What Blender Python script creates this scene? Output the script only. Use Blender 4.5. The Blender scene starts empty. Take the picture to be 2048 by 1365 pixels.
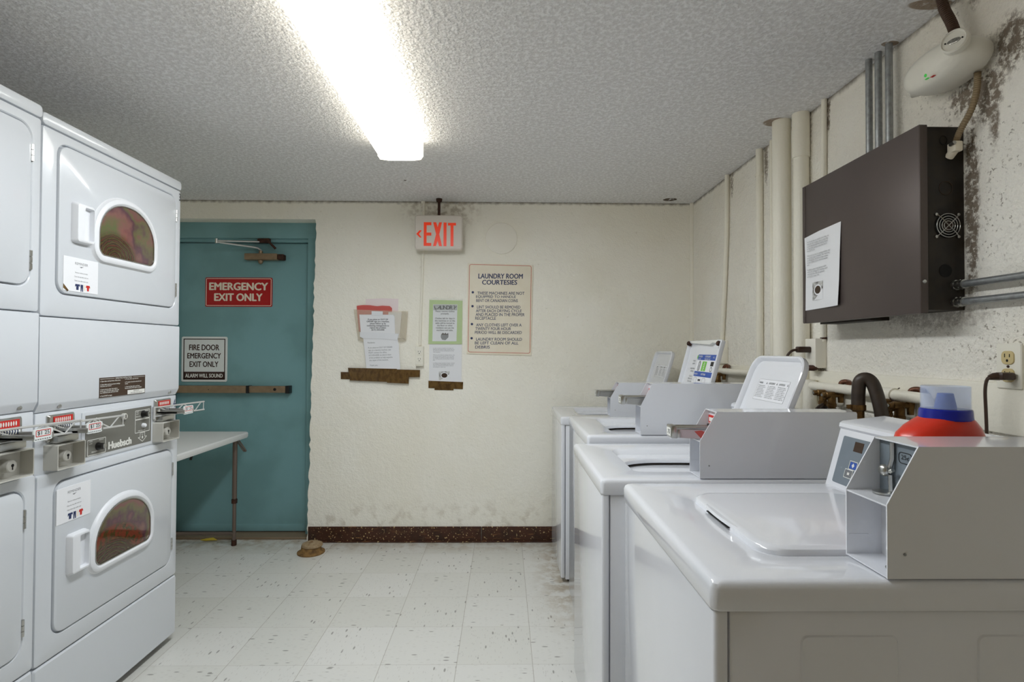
import bpy, bmesh, math, random
from mathutils import Vector, Matrix
from math import sin, cos, pi, radians, atan, hypot
random.seed(7)
S = bpy.context.scene
COL = S.collection

# ------------------------------------------------------------------ camera, world, exposure
FPX, EYE = 1111.0, 1.264
yaw, pitch, roll = atan(16 / FPX), atan(17.5 / FPX), 0.0037
fw = Vector((sin(yaw) * cos(pitch), cos(yaw) * cos(pitch), sin(pitch)))
r0 = Vector((cos(yaw), -sin(yaw), 0)); u0 = r0.cross(fw)
rt = r0 * cos(roll) + u0 * sin(roll); upv = u0 * cos(roll) - r0 * sin(roll)
cd = bpy.data.cameras.new('camera'); cam = bpy.data.objects.new('camera', cd); COL.objects.link(cam)
cd.sensor_width = 36.0; cd.lens = FPX / 2048 * 36.0; cd.clip_start = 0.02
m3 = Matrix((rt, upv, -fw)).transposed().to_4x4(); m3.translation = (0, 0, EYE); cam.matrix_world = m3
S.camera = cam
wd = bpy.data.worlds.new('world'); S.world = wd; wd.use_nodes = True
wd.node_tree.nodes['Background'].inputs[0].default_value = (0.9, 0.95, 1, 1)
wd.node_tree.nodes['Background'].inputs[1].default_value = 0.05
S.view_settings.view_transform = 'Standard'; S.view_settings.look = 'None'
S.view_settings.gamma = 1.0; S.view_settings.use_curve_mapping = False
S.view_settings.exposure = 1.95
LAMP = 7.0            # radiance of the fluorescent diffusers
S.cycles.max_bounces = 14; S.cycles.diffuse_bounces = 8; S.cycles.glossy_bounces = 6
S.cycles.sample_clamp_indirect = 6.0
S.cycles.use_denoising = True; S.cycles.use_adaptive_sampling = True; S.cycles.adaptive_threshold = 0.03

# room limits
XL, XR, YF, YB, ZC = -2.26, 1.253, -1.7, 3.67, 2.243

# ------------------------------------------------------------------ materials
def lin(c):
    return tuple(((v / 255) / 12.92 if v <= 10 else (((v / 255) + 0.055) / 1.055) ** 2.4) for v in c) + (1,)

def mat(name, rgb, rough=0.5, metal=0.0, coat=0.0, bump=None, emit=0.0, var=None, trans=0.0, alpha=1.0, ior=1.45, spec=0.5):
    m = bpy.data.materials.new(name); m.use_nodes = True
    nt = m.node_tree; b = nt.nodes['Principled BSDF']
    c = lin(rgb)
    b.inputs['Base Color'].default_value = c
    b.inputs['Roughness'].default_value = rough; b.inputs['Metallic'].default_value = metal
    b.inputs['Coat Weight'].default_value = coat; b.inputs['IOR'].default_value = ior
    b.inputs['Specular IOR Level'].default_value = spec
    b.inputs['Transmission Weight'].default_value = trans; b.inputs['Alpha'].default_value = alpha
    if emit:
        b.inputs['Emission Color'].default_value = c; b.inputs['Emission Strength'].default_value = emit
    if var:      # (scale, amount, rgb2)
        n = nt.nodes.new('ShaderNodeTexNoise'); n.inputs['Scale'].default_value = var[0]; n.inputs['Detail'].default_value = 6
        geo = nt.nodes.new('ShaderNodeNewGeometry'); nt.links.new(geo.outputs['Position'], n.inputs['Vector'])
        rp = nt.nodes.new('ShaderNodeValToRGB'); rp.color_ramp.elements[0].position = 0.5 - var[1] / 2
        rp.color_ramp.elements[1].position = 0.5 + var[1] / 2
        rp.color_ramp.elements[0].color = c; rp.color_ramp.elements[1].color = lin(var[2])
        nt.links.new(n.outputs[0], rp.inputs[0]); nt.links.new(rp.outputs[0], b.inputs['Base Color'])
    if bump:     # (scale, strength, dist)
        n = nt.nodes.new('ShaderNodeTexNoise'); n.inputs['Scale'].default_value = bump[0]; n.inputs['Detail'].default_value = 4
        geo = nt.nodes.new('ShaderNodeNewGeometry'); nt.links.new(geo.outputs['Position'], n.inputs['Vector'])
        bp = nt.nodes.new('ShaderNodeBump'); bp.inputs['Strength'].default_value = bump[1]; bp.inputs['Distance'].default_value = bump[2]
        nt.links.new(n.outputs[0], bp.inputs['Height']); nt.links.new(bp.outputs[0], b.inputs['Normal'])
    return m

class G:
    """small node-graph helper"""
    def __init__(s, m):
        s.nt = m.node_tree; s.b = s.nt.nodes['Principled BSDF']
        g = s.nt.nodes.new('ShaderNodeNewGeometry'); s.pos = g.outputs['Position']
        x = s.nt.nodes.new('ShaderNodeSeparateXYZ'); s.nt.links.new(s.pos, x.inputs[0])
        s.x, s.y, s.z = x.outputs
    def put(s, sock, v):
        if isinstance(v, (int, float)): sock.default_value = v
        elif isinstance(v, tuple): sock.default_value = v
        else: s.nt.links.new(v, sock)
    def m(s, op, a, b=0.0, c=None):
        n = s.nt.nodes.new('ShaderNodeMath'); n.operation = op
        s.put(n.inputs[0], a); s.put(n.inputs[1], b)
        if c is not None: s.put(n.inputs[2], c)
        return n.outputs[0]
    def noise(s, scale, detail=4, vec=None, rough=0.5):
        n = s.nt.nodes.new('ShaderNodeTexNoise'); n.inputs['Scale'].default_value = scale
        n.inputs['Detail'].default_value = detail; n.inputs['Roughness'].default_value = rough
        s.nt.links.new(vec or s.pos, n.inputs['Vector']); return n.outputs[0]
    def vor(s, scale, vec=None):
        n = s.nt.nodes.new('ShaderNodeTexVoronoi'); n.inputs['Scale'].default_value = scale
        s.nt.links.new(vec or s.pos, n.inputs['Vector']); return n.outputs['Distance'], n.outputs['Color']
    def mapping(s, scale=(1, 1, 1), rot=(0, 0, 0), vec=None):
        n = s.nt.nodes.new('ShaderNodeMapping'); n.inputs['Scale'].default_value = scale; n.inputs['Rotation'].default_value = rot
        s.nt.links.new(vec or s.pos, n.inputs['Vector']); return n.outputs[0]
    def sm(s, v, lo, hi, a=0.0, b=1.0):
        n = s.nt.nodes.new('ShaderNodeMapRange'); n.interpolation_type = 'SMOOTHSTEP'
        s.put(n.inputs[0], v); s.put(n.inputs[1], lo); s.put(n.inputs[2], hi); s.put(n.inputs[3], a); s.put(n.inputs[4], b)
        return n.outputs[0]
    def mix(s, f, a, b):
        n = s.nt.nodes.new('ShaderNodeMix'); n.data_type = 'RGBA'
        s.put(n.inputs[0], f); s.put(n.inputs[6], a); s.put(n.inputs[7], b); return n.outputs[2]
    def ramp(s, v, stops):
        n = s.nt.nodes.new('ShaderNodeValToRGB'); cr = n.color_ramp
        while len(cr.elements) < len(stops): cr.elements.new(0.5)
        for e, (p, c) in zip(cr.elements, stops): e.position = p; e.color = lin(c)
        s.put(n.inputs[0], v); return n.outputs[0]
    def gauss(s, y, z, cy, cz, ry, rz):
        a = s.m('DIVIDE', s.m('SUBTRACT', y, cy), ry); b = s.m('DIVIDE', s.m('SUBTRACT', z, cz), rz)
        d = s.m('ADD', s.m('MULTIPLY', a, a), s.m('MULTIPLY', b, b))
        return s.sm(d, 0.0, 1.0, 1.0, 0.0)
    def bump(s, h, strength=0.5, dist=0.01):
        n = s.nt.nodes.new('ShaderNodeBump'); n.inputs['Strength'].default_value = strength; n.inputs['Distance'].default_value = dist
        s.put(n.inputs['Height'], h); s.nt.links.new(n.outputs[0], s.b.inputs['Normal'])
    def color(s, c): s.put(s.b.inputs['Base Color'], c)

M = {}
M['white'] = mat('white_enamel', (208, 212, 217), 0.22, coat=0.3, bump=(900, 0.02, 0.001))
M['white2'] = mat('washer_enamel', (226, 228, 233), 0.12, coat=0.4)
M['plastic'] = mat('white_plastic', (228, 230, 234), 0.3)
M['gasket'] = mat('gap_shadow_rubber', (96, 92, 86), 0.7)
M['greypanel'] = mat('grey_panel', (112, 111, 104), 0.45)
M['washpanel'] = mat('washer_panel_grey', (120, 130, 138), 0.35)
M['printw'] = mat('white_print', (226, 226, 220), 0.5)
M['printk'] = mat('black_print', (34, 34, 36), 0.5)
M['printg'] = mat('grey_print', (120, 122, 124), 0.5)
M['printr'] = mat('red_print', (196, 40, 34), 0.5)
M['printb'] = mat('blue_print', (52, 88, 172), 0.5)
M['printgr'] = mat('green_print', (120, 200, 70), 0.5)
M['printn'] = mat('navy_paint', (40, 52, 92), 0.5)
M['paper'] = mat('paper', (232, 233, 236), 0.7)
M['brownlabel'] = mat('brown_label', (62, 44, 30), 0.4)
M['steel'] = mat('bright_steel', (190, 190, 186), 0.28, 1.0)
M['chrome'] = mat('chrome_wire', (214, 214, 212), 0.3, 0.5)
M['coinbox'] = mat('coin_box_paint', (196, 194, 186), 0.4, bump=(300, 0.05, 0.001))
M['galv'] = mat('galvanised', (168, 172, 174), 0.38, 0.75, var=(60, 0.3, (148, 150, 150)))
M['black'] = mat('black_plastic', (24, 22, 20), 0.4)
M['dark'] = mat('dark_void', (10, 8, 7), 0.8)
M['rubber'] = mat('black_rubber', (52, 44, 38), 0.42, var=(40, 0.5, (70, 58, 48)))
M['cord'] = mat('brown_cord', (62, 44, 34), 0.35)
M['brass'] = mat('aged_brass', (140, 108, 62), 0.42, 0.75, var=(55, 0.5, (86, 62, 36)), bump=(120, 0.3, 0.002))
M['copper'] = mat('copper_pipe', (128, 84, 60), 0.45, 0.5, var=(60, 0.5, (84, 52, 38)))
M['rust'] = mat('rusty_brown', (78, 44, 28), 0.75, var=(60, 0.4, (40, 24, 16)))
M['pipepaint'] = mat('painted_pipe', (240, 236, 222), 0.45, bump=(90, 0.35, 0.004))
M['bronze'] = mat('bronze_finish', (160, 138, 112), 0.4, 0.6, var=(30, 0.5, (138, 118, 94)))
M['tablelegs'] = mat('table_leg_steel', (118, 104, 94), 0.4, 0.4)
M['tabletop'] = mat('table_plastic', (226, 227, 226), 0.5, bump=(400, 0.1, 0.001))
M['redsign'] = mat('red_sign', (176, 26, 28), 0.35)
M['creamsign'] = mat('cream_letter', (236, 224, 204), 0.5)
M['coursign'] = mat('cream_board', (238, 230, 212), 0.45, var=(14, 0.6, (230, 220, 198)))
M['redred'] = mat('red_line', (196, 92, 70), 0.5)
M['signwhite'] = mat('sign_white', (222, 226, 224), 0.4)
M['signbrown'] = mat('sign_brown', (58, 34, 28), 0.4)
M['exitbody'] = mat('exit_housing', (222, 214, 204), 0.45)
M['exitred'] = mat('exit_letter', (206, 50, 10), 0.3, emit=0.12, spec=0.25)
M['cover'] = mat('cover_plate_paint', (240, 236, 224), 0.5)
M['greenpaper'] = mat('green_paper', (184, 208, 140), 0.65)
M['pinkpaper'] = mat('pink_paper', (238, 224, 224), 0.65)
M['banner'] = mat('banner_grey', (176, 178, 178), 0.6)
M['redpaper'] = mat('red_paper', (204, 92, 86), 0.65)
M['film'] = mat('clear_film', (236, 226, 204), 0.18, alpha=0.22)
M['outlet'] = mat('ivory_outlet', (238, 235, 222), 0.4)
M['outletd'] = mat('almond_outlet', (208, 190, 140), 0.4)
M['blackbox'] = mat('lit_brown_cabinet', (86, 77, 74), 0.40, 0.25, var=(5, 0.6, (92, 82, 78)))  # cabinet front, lightened in colour for the light falling on it from above
M['boxside'] = mat('shaded_grimy_cabinet', (30, 25, 20), 0.5, var=(28, 0.3, (44, 36, 26)))  # same cabinet, darker on body and end face: shade put into the colour
M['emerg'] = mat('emergency_housing', (226, 223, 212), 0.4)
M['lens'] = mat('clear_lens', (176, 174, 166), 0.15, 0.6, var=(260, 0.3, (120, 118, 112)))
M['led'] = mat('green_indicator', (50, 170, 60), 0.3, emit=0.12)
M['cable'] = mat('armoured_cable', (150, 132, 104), 0.45, 0.5)
M['cabled'] = mat('dark_flex_conduit', (82, 62, 50), 0.45, 0.4)
M['orange'] = mat('red_bottle', (214, 48, 24), 0.3, coat=0.2)
M['bluecap'] = mat('blue_ring', (24, 36, 150), 0.25)
M['clear'] = mat('clear_cap', (196, 214, 246), 0.06, trans=0.0, alpha=0.26)
M['blues'] = mat('blue_spout', (54, 86, 178), 0.3)
M['ivory'] = mat('ivory_tub_ring', (172, 160, 128), 0.4)
M['tub'] = mat('tub_enamel', (70, 52, 38), 0.5)
M['plug'] = mat('stone_stop', (168, 150, 120), 0.8, var=(50, 0.5, (128, 100, 66)), bump=(80, 0.6, 0.004))
M['pinkslide'] = mat('slide_plate_pink', (206, 190, 196), 0.4)
M['yellow'] = mat('yellow_scrap', (200, 176, 60), 0.6)
M['towel'] = mat('threshold_metal', (138, 120, 98), 0.5, 0.3)
M['photo'] = mat('printed_photo', (110, 108, 104), 0.6, var=(70, 0.25, (206, 206, 204)))

def teal():
    m = mat('teal_paint', (88, 128, 130), 0.4); g = G(m)
    c = g.mix(g.sm(g.noise(3, 5), 0.4, 0.65), lin((124, 166, 170)), lin((114, 154, 156)))
    g.color(c); g.bump(g.noise(60, 3), 0.06, 0.003); return m
M['teal'] = teal()

def wall_mat(name, base, dark, grime, right=False):
    m = mat(name, base, 0.55); g = G(m)
    n = g.noise(2.2, 5); c = g.mix(g.sm(n, 0.35, 0.7), lin(base), lin(dark))
    big = g.noise(26, 6, rough=0.62); fine = g.noise(110, 3)
    h = g.m('ADD', g.m('MULTIPLY', big, 1.0), g.m('MULTIPLY', fine, 0.35))
    # grime caught along the ceiling line and in the roughness
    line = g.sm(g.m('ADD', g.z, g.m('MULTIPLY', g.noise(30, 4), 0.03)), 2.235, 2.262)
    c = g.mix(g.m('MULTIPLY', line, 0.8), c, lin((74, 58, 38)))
    if right:
        sp, spc = g.vor(95); nn = g.noise(9, 5)
        near = g.sm(g.y, 1.95, 1.35)
        pits = g.m('MULTIPLY', g.sm(g.noise(105, 3), 0.60, 0.68), near)
        pits = g.m('MULTIPLY', pits, g.sm(nn, 0.42, 0.62))
        c = g.mix(g.m('MULTIPLY', pits, 0.75), c, lin((104, 90, 66)))
        def soot(cy, cz, ry, rz, k):
            a = g.gauss(g.y, g.z, cy, cz, ry, rz)
            return g.m('MULTIPLY', g.m('MULTIPLY', a, k), g.sm(g.m('ADD', g.noise(58, 6, rough=0.75), g.m('MULTIPLY', a, 0.16)), 0.50, 0.72))
        tot = soot(1.345, 2.03, 0.075, 0.10, 1.2)
        for p in ((1.45, 1.955, 0.13, 0.07, 1.3), (1.415, 1.92, 0.06, 0.09, 1.4), (1.466, 1.66, 0.034, 0.36, 1.4), (1.395, 1.88, 0.022, 0.14, 1.0), (1.45, 2.22, 0.03, 0.06, 0.7), (2.12, 2.2, 0.02, 0.12, 1.3),
                  (2.27, 2.18, 0.05, 0.12, 0.8), (2.63, 2.18, 0.03, 0.16, 0.9), (3.03, 2.18, 0.03, 0.10, 0.9), (2.17, 1.19, 0.05, 0.02, 1.6), (1.60, 1.36, 0.3, 0.05, 0.5)):
            tot = g.m('MAXIMUM', tot, soot(*p))
        c = g.mix(g.m('MINIMUM', g.m('MULTIPLY', tot, 0.9), 0.85), c, lin((92, 70, 40)))
    else:
        sp = g.sm(g.noise(55, 4), 0.66, 0.74)
        c = g.mix(g.m('MULTIPLY', sp, 0.25), c, lin(grime))
        low = g.m('MULTIPLY', g.sm(g.z, 0.35, 0.08), g.sm(g.noise(16, 6), 0.5, 0.7))
        c = g.mix(g.m('MULTIPLY', low, 0.35), c, lin((150, 128, 92)))
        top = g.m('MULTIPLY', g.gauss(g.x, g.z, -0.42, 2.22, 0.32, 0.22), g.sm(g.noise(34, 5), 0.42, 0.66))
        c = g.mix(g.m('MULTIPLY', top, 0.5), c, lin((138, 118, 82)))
    g.color(c); g.bump(h, 0.85 if right else 0.55, 0.016 if right else 0.012); return m
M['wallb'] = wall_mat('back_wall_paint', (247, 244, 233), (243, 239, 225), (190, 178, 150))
M['wallr'] = wall_mat('right_wall_paint', (247, 244, 235), (243, 238, 226), (190, 178, 150), True)

def ceil_mat():
    m = mat('popcorn_ceiling', (214, 212, 210), 0.6); g = G(m)
    a = g.noise(62, 5, rough=0.62); v, _ = g.vor(105)
    h = g.m('ADD', a, g.m('MULTIPLY', g.m('SUBTRACT', 1.0, v), 0.25))
    c = g.mix(g.sm(a, 0.42, 0.64), lin((228, 227, 227)), lin((251, 251, 252)))  # relief contrast put into the colour: hollows darker, crumbs lighter
    hole = g.m('MAXIMUM', g.gauss(g.x, g.y, 1.2, 1.535, 0.075, 0.03), g.gauss(g.x, g.y, 1.225, 1.735, 0.032, 0.02))
    hole = g.m('MAXIMUM', hole, g.gauss(g.x, g.y, 1.165, 2.345, 0.07, 0.055))
    hole = g.m('MULTIPLY', g.sm(hole, 0.1, 0.4), g.sm(g.noise(40, 4), 0.3, 0.45))
    c = g.mix(g.m('MULTIPLY', hole, 0.8), c, lin((128, 98, 54)))
    chip = g.m('MULTIPLY', g.sm(g.gauss(g.x, g.y, 1.074, 3.576, 0.055, 0.045), 0.2, 0.4), g.sm(g.noise(50, 4), 0.36, 0.5))
    chip = g.m('MAXIMUM', chip, g.sm(g.gauss(g.x, g.y, -0.577, 3.212, 0.010, 0.010), 0.2, 0.4))
    c = g.mix(chip, c, lin((70, 50, 28)))
    g.color(c); g.bump(h, 0.9, 0.013); return m
M['ceil'] = ceil_mat()

def floor_mat():
    m = mat('vinyl_tile_floor', (214, 212, 204), 0.34); g = G(m)
    def line(v, off):
        t = g.m('DIVIDE', g.m('SUBTRACT', v, off), 0.305)
        fr = g.m('FRACT', t); d = g.m('MINIMUM', fr, g.m('SUBTRACT', 1.0, fr))
        return d, g.m('FLOOR', t)
    dx, fx = line(g.x, -0.795); dy, fy = line(g.y, 2.25)
    chk = g.m('MODULO', g.m('ABSOLUTE', g.m('ADD', fx, fy)), 2.0)
    cell = g.m('FRACT', g.m('MULTIPLY', g.m('SINE', g.m('ADD', g.m('MULTIPLY', fx, 12.9), g.m('MULTIPLY', fy, 78.2))), 437.5))
    base = g.mix(cell, lin((218, 217, 212)), lin((211, 210, 203)))
    def flecks(sc, thr, dens):
        va = g.mapping((sc[0], sc[1], 1)); vb = g.mapping((sc[1], sc[0], 1))
        d1, c1 = g.vor(1, va); d2, c2 = g.vor(1, vb)
        s1 = g.nt.nodes.new('ShaderNodeSeparateColor'); g.nt.links.new(c1, s1.inputs[0])
        s2 = g.nt.nodes.new('ShaderNodeSeparateColor'); g.nt.links.new(c2, s2.inputs[0])
        a = g.m('MULTIPLY', g.sm(d1, thr, thr * 0.6), g.m('GREATER_THAN', s1.outputs[0], dens))
        b = g.m('MULTIPLY', g.sm(d2, thr, thr * 0.6), g.m('GREATER_THAN', s2.outputs[0], dens))
        return g.m('ADD', g.m('MULTIPLY', a, chk), g.m('MULTIPLY', b, g.m('SUBTRACT', 1.0, chk)))
    f1 = flecks((22, 70), 0.34, 0.86); f2 = flecks((40, 130), 0.4, 0.6)
    c = g.mix(g.m('MULTIPLY', f2, 0.14), base, lin((120, 112, 100)))
    c = g.mix(g.m('MULTIPLY', f1, 0.6), c, lin((84, 78, 70)))
    ln = g.m('MAXIMUM', g.sm(dx, 0.0055, 0.0025), g.m('MULTIPLY', g.sm(dy, 0.005, 0.002), 0.6))
    c = g.mix(g.m('MULTIPLY', ln, 0.5), c, lin((120, 104, 82)))
    # dirt along the back wall, the door sill and the washer fronts
    n = g.noise(14, 6, rough=0.65)
    w = g.m('MULTIPLY', g.sm(g.y, 3.42, 3.7), g.sm(n, 0.36, 0.66))
    w2 = g.m('MULTIPLY', g.m('MULTIPLY', g.sm(g.x, 0.12, 0.33), g.sm(g.y, 2.3, 3.0)), g.sm(n, 0.38, 0.62))
    c = g.mix(g.m('MULTIPLY', g.m('MAXIMUM', w, w2), 0.62), c, lin((150, 126, 88)))
    g.color(c); g.bump(g.m('SUBTRACT', g.m('MULTIPLY', g.noise(9, 3), 0.6), ln), 0.12, 0.004)
    return m
M['floor'] = floor_mat()

def base_mat():
    m = mat('brown_baseboard', (70, 40, 24), 0.45); g = G(m)
    c = g.mix(g.sm(g.noise(12, 4), 0.4, 0.7), lin((70, 38, 22)), lin((50, 28, 16)))
    c = g.mix(g.sm(g.noise(85, 4), 0.63, 0.68), c, lin((206, 180, 128)))
    st = g.noise(1, 4, g.mapping((10, 10, 90)))
    c = g.mix(g.m('MULTIPLY', g.sm(st, 0.62, 0.7), 0.5), c, lin((150, 104, 60)))
    g.color(c); return m
M['base'] = base_mat()

def tape_mat():
    m = mat('brown_packing_tape', (96, 70, 34), 0.25, coat=0.3); g = G(m)
    w = g.noise(1, 5, g.mapping((44, 20, 26), (0, 0.6, 0)), rough=0.6)
    g.color(g.mix(g.sm(w, 0.4, 0.66), lin((104, 78, 40)), lin((78, 54, 24))))
    g.bump(w, 0.4, 0.004); return m
M['tape'] = tape_mat()

def window_mat(name, cy, cz, R, warm):
    m = mat(name, (60, 40, 30), 0.06, coat=0.5); g = G(m)
    tc = g.nt.nodes.new('ShaderNodeTexCoord'); ob = tc.outputs['Object']
    x = g.nt.nodes.new('ShaderNodeSeparateXYZ'); g.nt.links.new(ob, x.inputs[0]); y, z = x.outputs[1], x.outputs[2]
    n = g.noise(7, 4, ob); n2 = g.noise(55, 5, ob)
    r = g.m('SQRT', g.m('ADD', g.m('POWER', g.m('SUBTRACT', y, cy), 2.0), g.m('MULTIPLY', g.m('POWER', g.m('SUBTRACT', z, cz), 2.0), 1.5)))
    ring = g.m('FRACT', g.m('ADD', g.m('ADD', g.m('MULTIPLY', r, 52.0), g.m('MULTIPLY', n, 2.2)), g.m('MULTIPLY', n2, 0.9)))
    arcs = g.ramp(ring, [(0, (46, 28, 20)), (0.2, (84, 54, 30)), (0.4, (64, 74, 36)), (0.55, (52, 34, 24)), (0.75, (92, 44, 34)), (0.9, (50, 54, 30)), (1, (46, 28, 20))])
    band = g.m('ADD', g.m('MULTIPLY', r, 4.2), g.m('MULTIPLY', n, 1.8))
    clouds = g.ramp(g.m('FRACT', band), [(0, (118, 76, 74)), (0.25, (92, 100, 64)), (0.5, (126, 88, 82)), (0.7, (84, 56, 66)), (0.85, (98, 94, 64)), (1, (118, 76, 74))])
    k = g.sm(r, R - 0.02, R + 0.02)
    c = g.mix(k, arcs, clouds)
    if warm:
        rim = g.m('MULTIPLY', g.sm(r, R - 0.07, R - 0.045), g.sm(r, R + 0.012, R - 0.01))
        red = g.mix(g.sm(g.noise(60, 4, ob), 0.45, 0.6), lin((120, 56, 40)), lin((70, 60, 32)))
        c = g.mix(g.m('MULTIPLY', rim, 0.8), c, red)
    g.color(c); return m

# ------------------------------------------------------------------ mesh helpers
ORIGIN = {}
def frame(O, U, V, W):
    m = Matrix((Vector(U), Vector(V), Vector(W))).transposed().to_4x4(); m.translation = Vector(O); return m
def onback(y, x=0, z=0): return frame((x, y, z), (1, 0, 0), (0, 0, 1), (0, -1, 0))     # u right, v up, w to the room
def onleft(x, y=0, z=0): return frame((x, y, z), (0, 1, 0), (0, 0, 1), (1, 0, 0))      # dryer fronts (face +X)
def onright(x, y=0, z=0): return frame((x, y, z), (0, -1, 0), (0, 0, 1), (-1, 0, 0))   # faces -X
def rr(x0, x1, y0, y1, r, n=6, w=0.0):
    """rounded rectangle loop; r is one radius or four (bl, br, tr, tl), each a number or (rx, ry)"""
    rs = r if isinstance(r, (list,)) else [r] * 4
    out = []
    for k, (cx, cy, sx, sy) in enumerate(((x0, y0, 1, 1), (x1, y0, -1, 1), (x1, y1, -1, -1), (x0, y1, 1, -1))):
        q = rs[k]; rx, ry = q if isinstance(q, tuple) else (q, q)
        ox, oy = cx + sx * rx, cy + sy * ry
        a0 = (pi, 1.5 * pi, 0, 0.5 * pi)[k]
        for i in range(n + 1):
            a = a0 + i / n * pi / 2
            out.append((ox + rx * cos(a), oy + ry * sin(a), w))
    return out

_tc = {}
def glyphs(s, bold, shear):
    key = (s, bold, shear)
    if key not in _tc:
        cu = bpy.data.curves.new('lettering', 'FONT'); cu.body = s; cu.offset = bold; cu.shear = shear; cu.resolution_u = 3
        o = bpy.data.objects.new('lettering', cu)
        me = o.to_mesh()
        vs = [tuple(v.co) for v in me.vertices]; fs = [tuple(p.vertices) for p in me.polygons]
        o.to_mesh_clear(); bpy.data.objects.remove(o); bpy.data.curves.remove(cu)
        _tc[key] = (vs, fs)
    return _tc[key]

class MB:
    def __init__(s, Mx=None):
        s.bm = bmesh.new(); s.M = Mx or Matrix.Identity(4); s.mi = 0
    def add(s, vs, fs, Mx=None):
        Mx = Mx or s.M
        bv = [s.bm.verts.new(Mx @ Vector(v)) for v in vs]
        for f in fs:
            try: s.bm.faces.new([bv[i] for i in f]).material_index = s.mi
            except ValueError: pass
    def box(s, x0, x1, y0, y1, z0, z1, b=0.0, seg=2, Mx=None):
        t = bmesh.new(); bmesh.ops.create_cube(t, size=1.0)
        for v in t.verts: v.co = Vector(((x0 + x1) / 2 + v.co.x * (x1 - x0), (y0 + y1) / 2 + v.co.y * (y1 - y0), (z0 + z1) / 2 + v.co.z * (z1 - z0)))
        if b > 0: bmesh.ops.bevel(t, geom=list(t.edges), offset=b, segments=seg, affect='EDGES', profile=0.5)
        t.verts.index_update()
        s.add([tuple(v.co) for v in t.verts], [[v.index for v in f.verts] for f in t.faces], Mx); t.free()
    def loft(s, loops, cap0=True, cap1=True, Mx=None):
        n = len(loops[0]); vs = [p for L in loops for p in L]; fs = []
        for k in range(len(loops) - 1):
            for i in range(n):
                j = (i + 1) % n; a = k * n
                fs.append((a + i, a + j, a + n + j, a + n + i))
        if cap0: fs.append(tuple(range(n))[::-1])
        if cap1: fs.append(tuple((len(loops) - 1) * n + i for i in range(n)))
        s.add(vs, fs, Mx)
    def prism(s, pts, w0, w1, Mx=None):
        s.loft([[(p[0], p[1], w0) for p in pts], [(p[0], p[1], w1) for p in pts]], Mx=Mx)
    def plate(s, x0, x1, y0, y1, w0, w1, r=0.004, b=0.0015, n=5, Mx=None):
        """rounded plate, softened on its outer face"""
        s.loft([rr(x0, x1, y0, y1, r, n, w0), rr(x0, x1, y0, y1, r, n, w1 - b), rr(x0 + b, x1 - b, y0 + b, y1 - b, max(r - b, 0.0003), n, w1)], Mx=Mx)
    def ring(s, x0, x1, y0, y1, t, w0, w1, r=0.004, n=4, Mx=None):
        a = rr(x0, x1, y0, y1, r, n, w0); b = rr(x0, x1, y0, y1, r, n, w1)
        c = rr(x0 + t, x1 - t, y0 + t, y1 - t, max(r - t, 0.0003), n, w1); d = rr(x0 + t, x1 - t, y0 + t, y1 - t, max(r - t, 0.0003), n, w0)
        s.loft([a, b, c, d], False, False, Mx)
    def cyl(s, p0, p1, r0, r1=None, n=20, Mx=None):
        r1 = r0 if r1 is None else r1
        p0, p1 = Vector(p0), Vector(p1); d = (p1 - p0).normalized()
        a = d.orthogonal().normalized(); b = d.cross(a)
        L = [[tuple(p + (a * cos(2 * pi * i / n) + b * sin(2 * pi * i / n)) * r) for i in range(n)] for p, r in ((p0, r0), (p1, r1))]
        s.loft(L, Mx=Mx)
    def lathe(s, prof, o, axis=(0, 0, 1), n=32, sx=1.0, Mx=None):
        o = Vector(o); d = Vector(axis).normalized()
        a = Vector((1, 0, 0)) if abs(d.x) < 0.9 else Vector((0, 1, 0)); a = (a - d * a.dot(d)).normalized(); b = d.cross(a)
        s.loft([[tuple(o + d * h + a * (r * sx * cos(2 * pi * i / n)) + b * (r * sin(2 * pi * i / n))) for i in range(n)] for r, h in prof], Mx=Mx)
    def tube(s, pts, r, n=10, Mx=None, flat=1.0):
        P = [Vector(p) for p in pts]; loops = []; prev = None
        for i, p in enumerate(P):
            t = (P[min(i + 1, len(P) - 1)] - P[max(i - 1, 0)]).normalized()
            if prev is None: a = t.orthogonal().normalized()
            else: a = (prev - t * prev.dot(t)).normalized()
            prev = a; b = t.cross(a); q = r[i] if isinstance(r, list) else r
            loops.append([tuple(p + a * (q * cos(2 * pi * k / n)) + b * (q * flat * sin(2 * pi * k / n))) for k in range(n)])
        s.loft(loops, Mx=Mx)
    def ell(s, c, rx, ry, rz, n=24, m=14, e=1.0, Mx=None):
        loops = []
        for j in range(1, m):
            t = pi * j / m; zz = -cos(t); q = sin(t) ** e
            loops.append([(c[0] + rx * q * cos(2 * pi * i / n), c[1] + ry * q * sin(2 * pi * i / n), c[2] + rz * zz) for i in range(n)])
        s.loft(loops, Mx=Mx)
    def strokes(s, bold):
        return [(0, 0)] if not bold else [(-bold, 0), (bold, 0), (0, -bold * 0.6), (0, bold * 0.6)]
    def text(s, t, u, v, size, al='l', xs=1.0, bold=0.0, shear=0.0, w=0.0, rot=0.0, Mx=None):
        vs, fs = glyphs(t, 0.0, shear)
        if not vs: return
        x0 = min(p[0] for p in vs); x1 = max(p[0] for p in vs)
        off = {'l': x0, 'c': (x0 + x1) / 2, 'r': x1}[al]
        c, q = cos(rot), sin(rot)
        for k, (dx, dy) in enumerate(s.strokes(bold)):
            pts = [((p[0] + dx - off) * size * xs, (p[1] + dy) * size) for p in vs]
            s.add([(u + a * c - b * q, v + a * q + b * c, w + k * 1.5e-5) for a, b in pts], fs, Mx)
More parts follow.
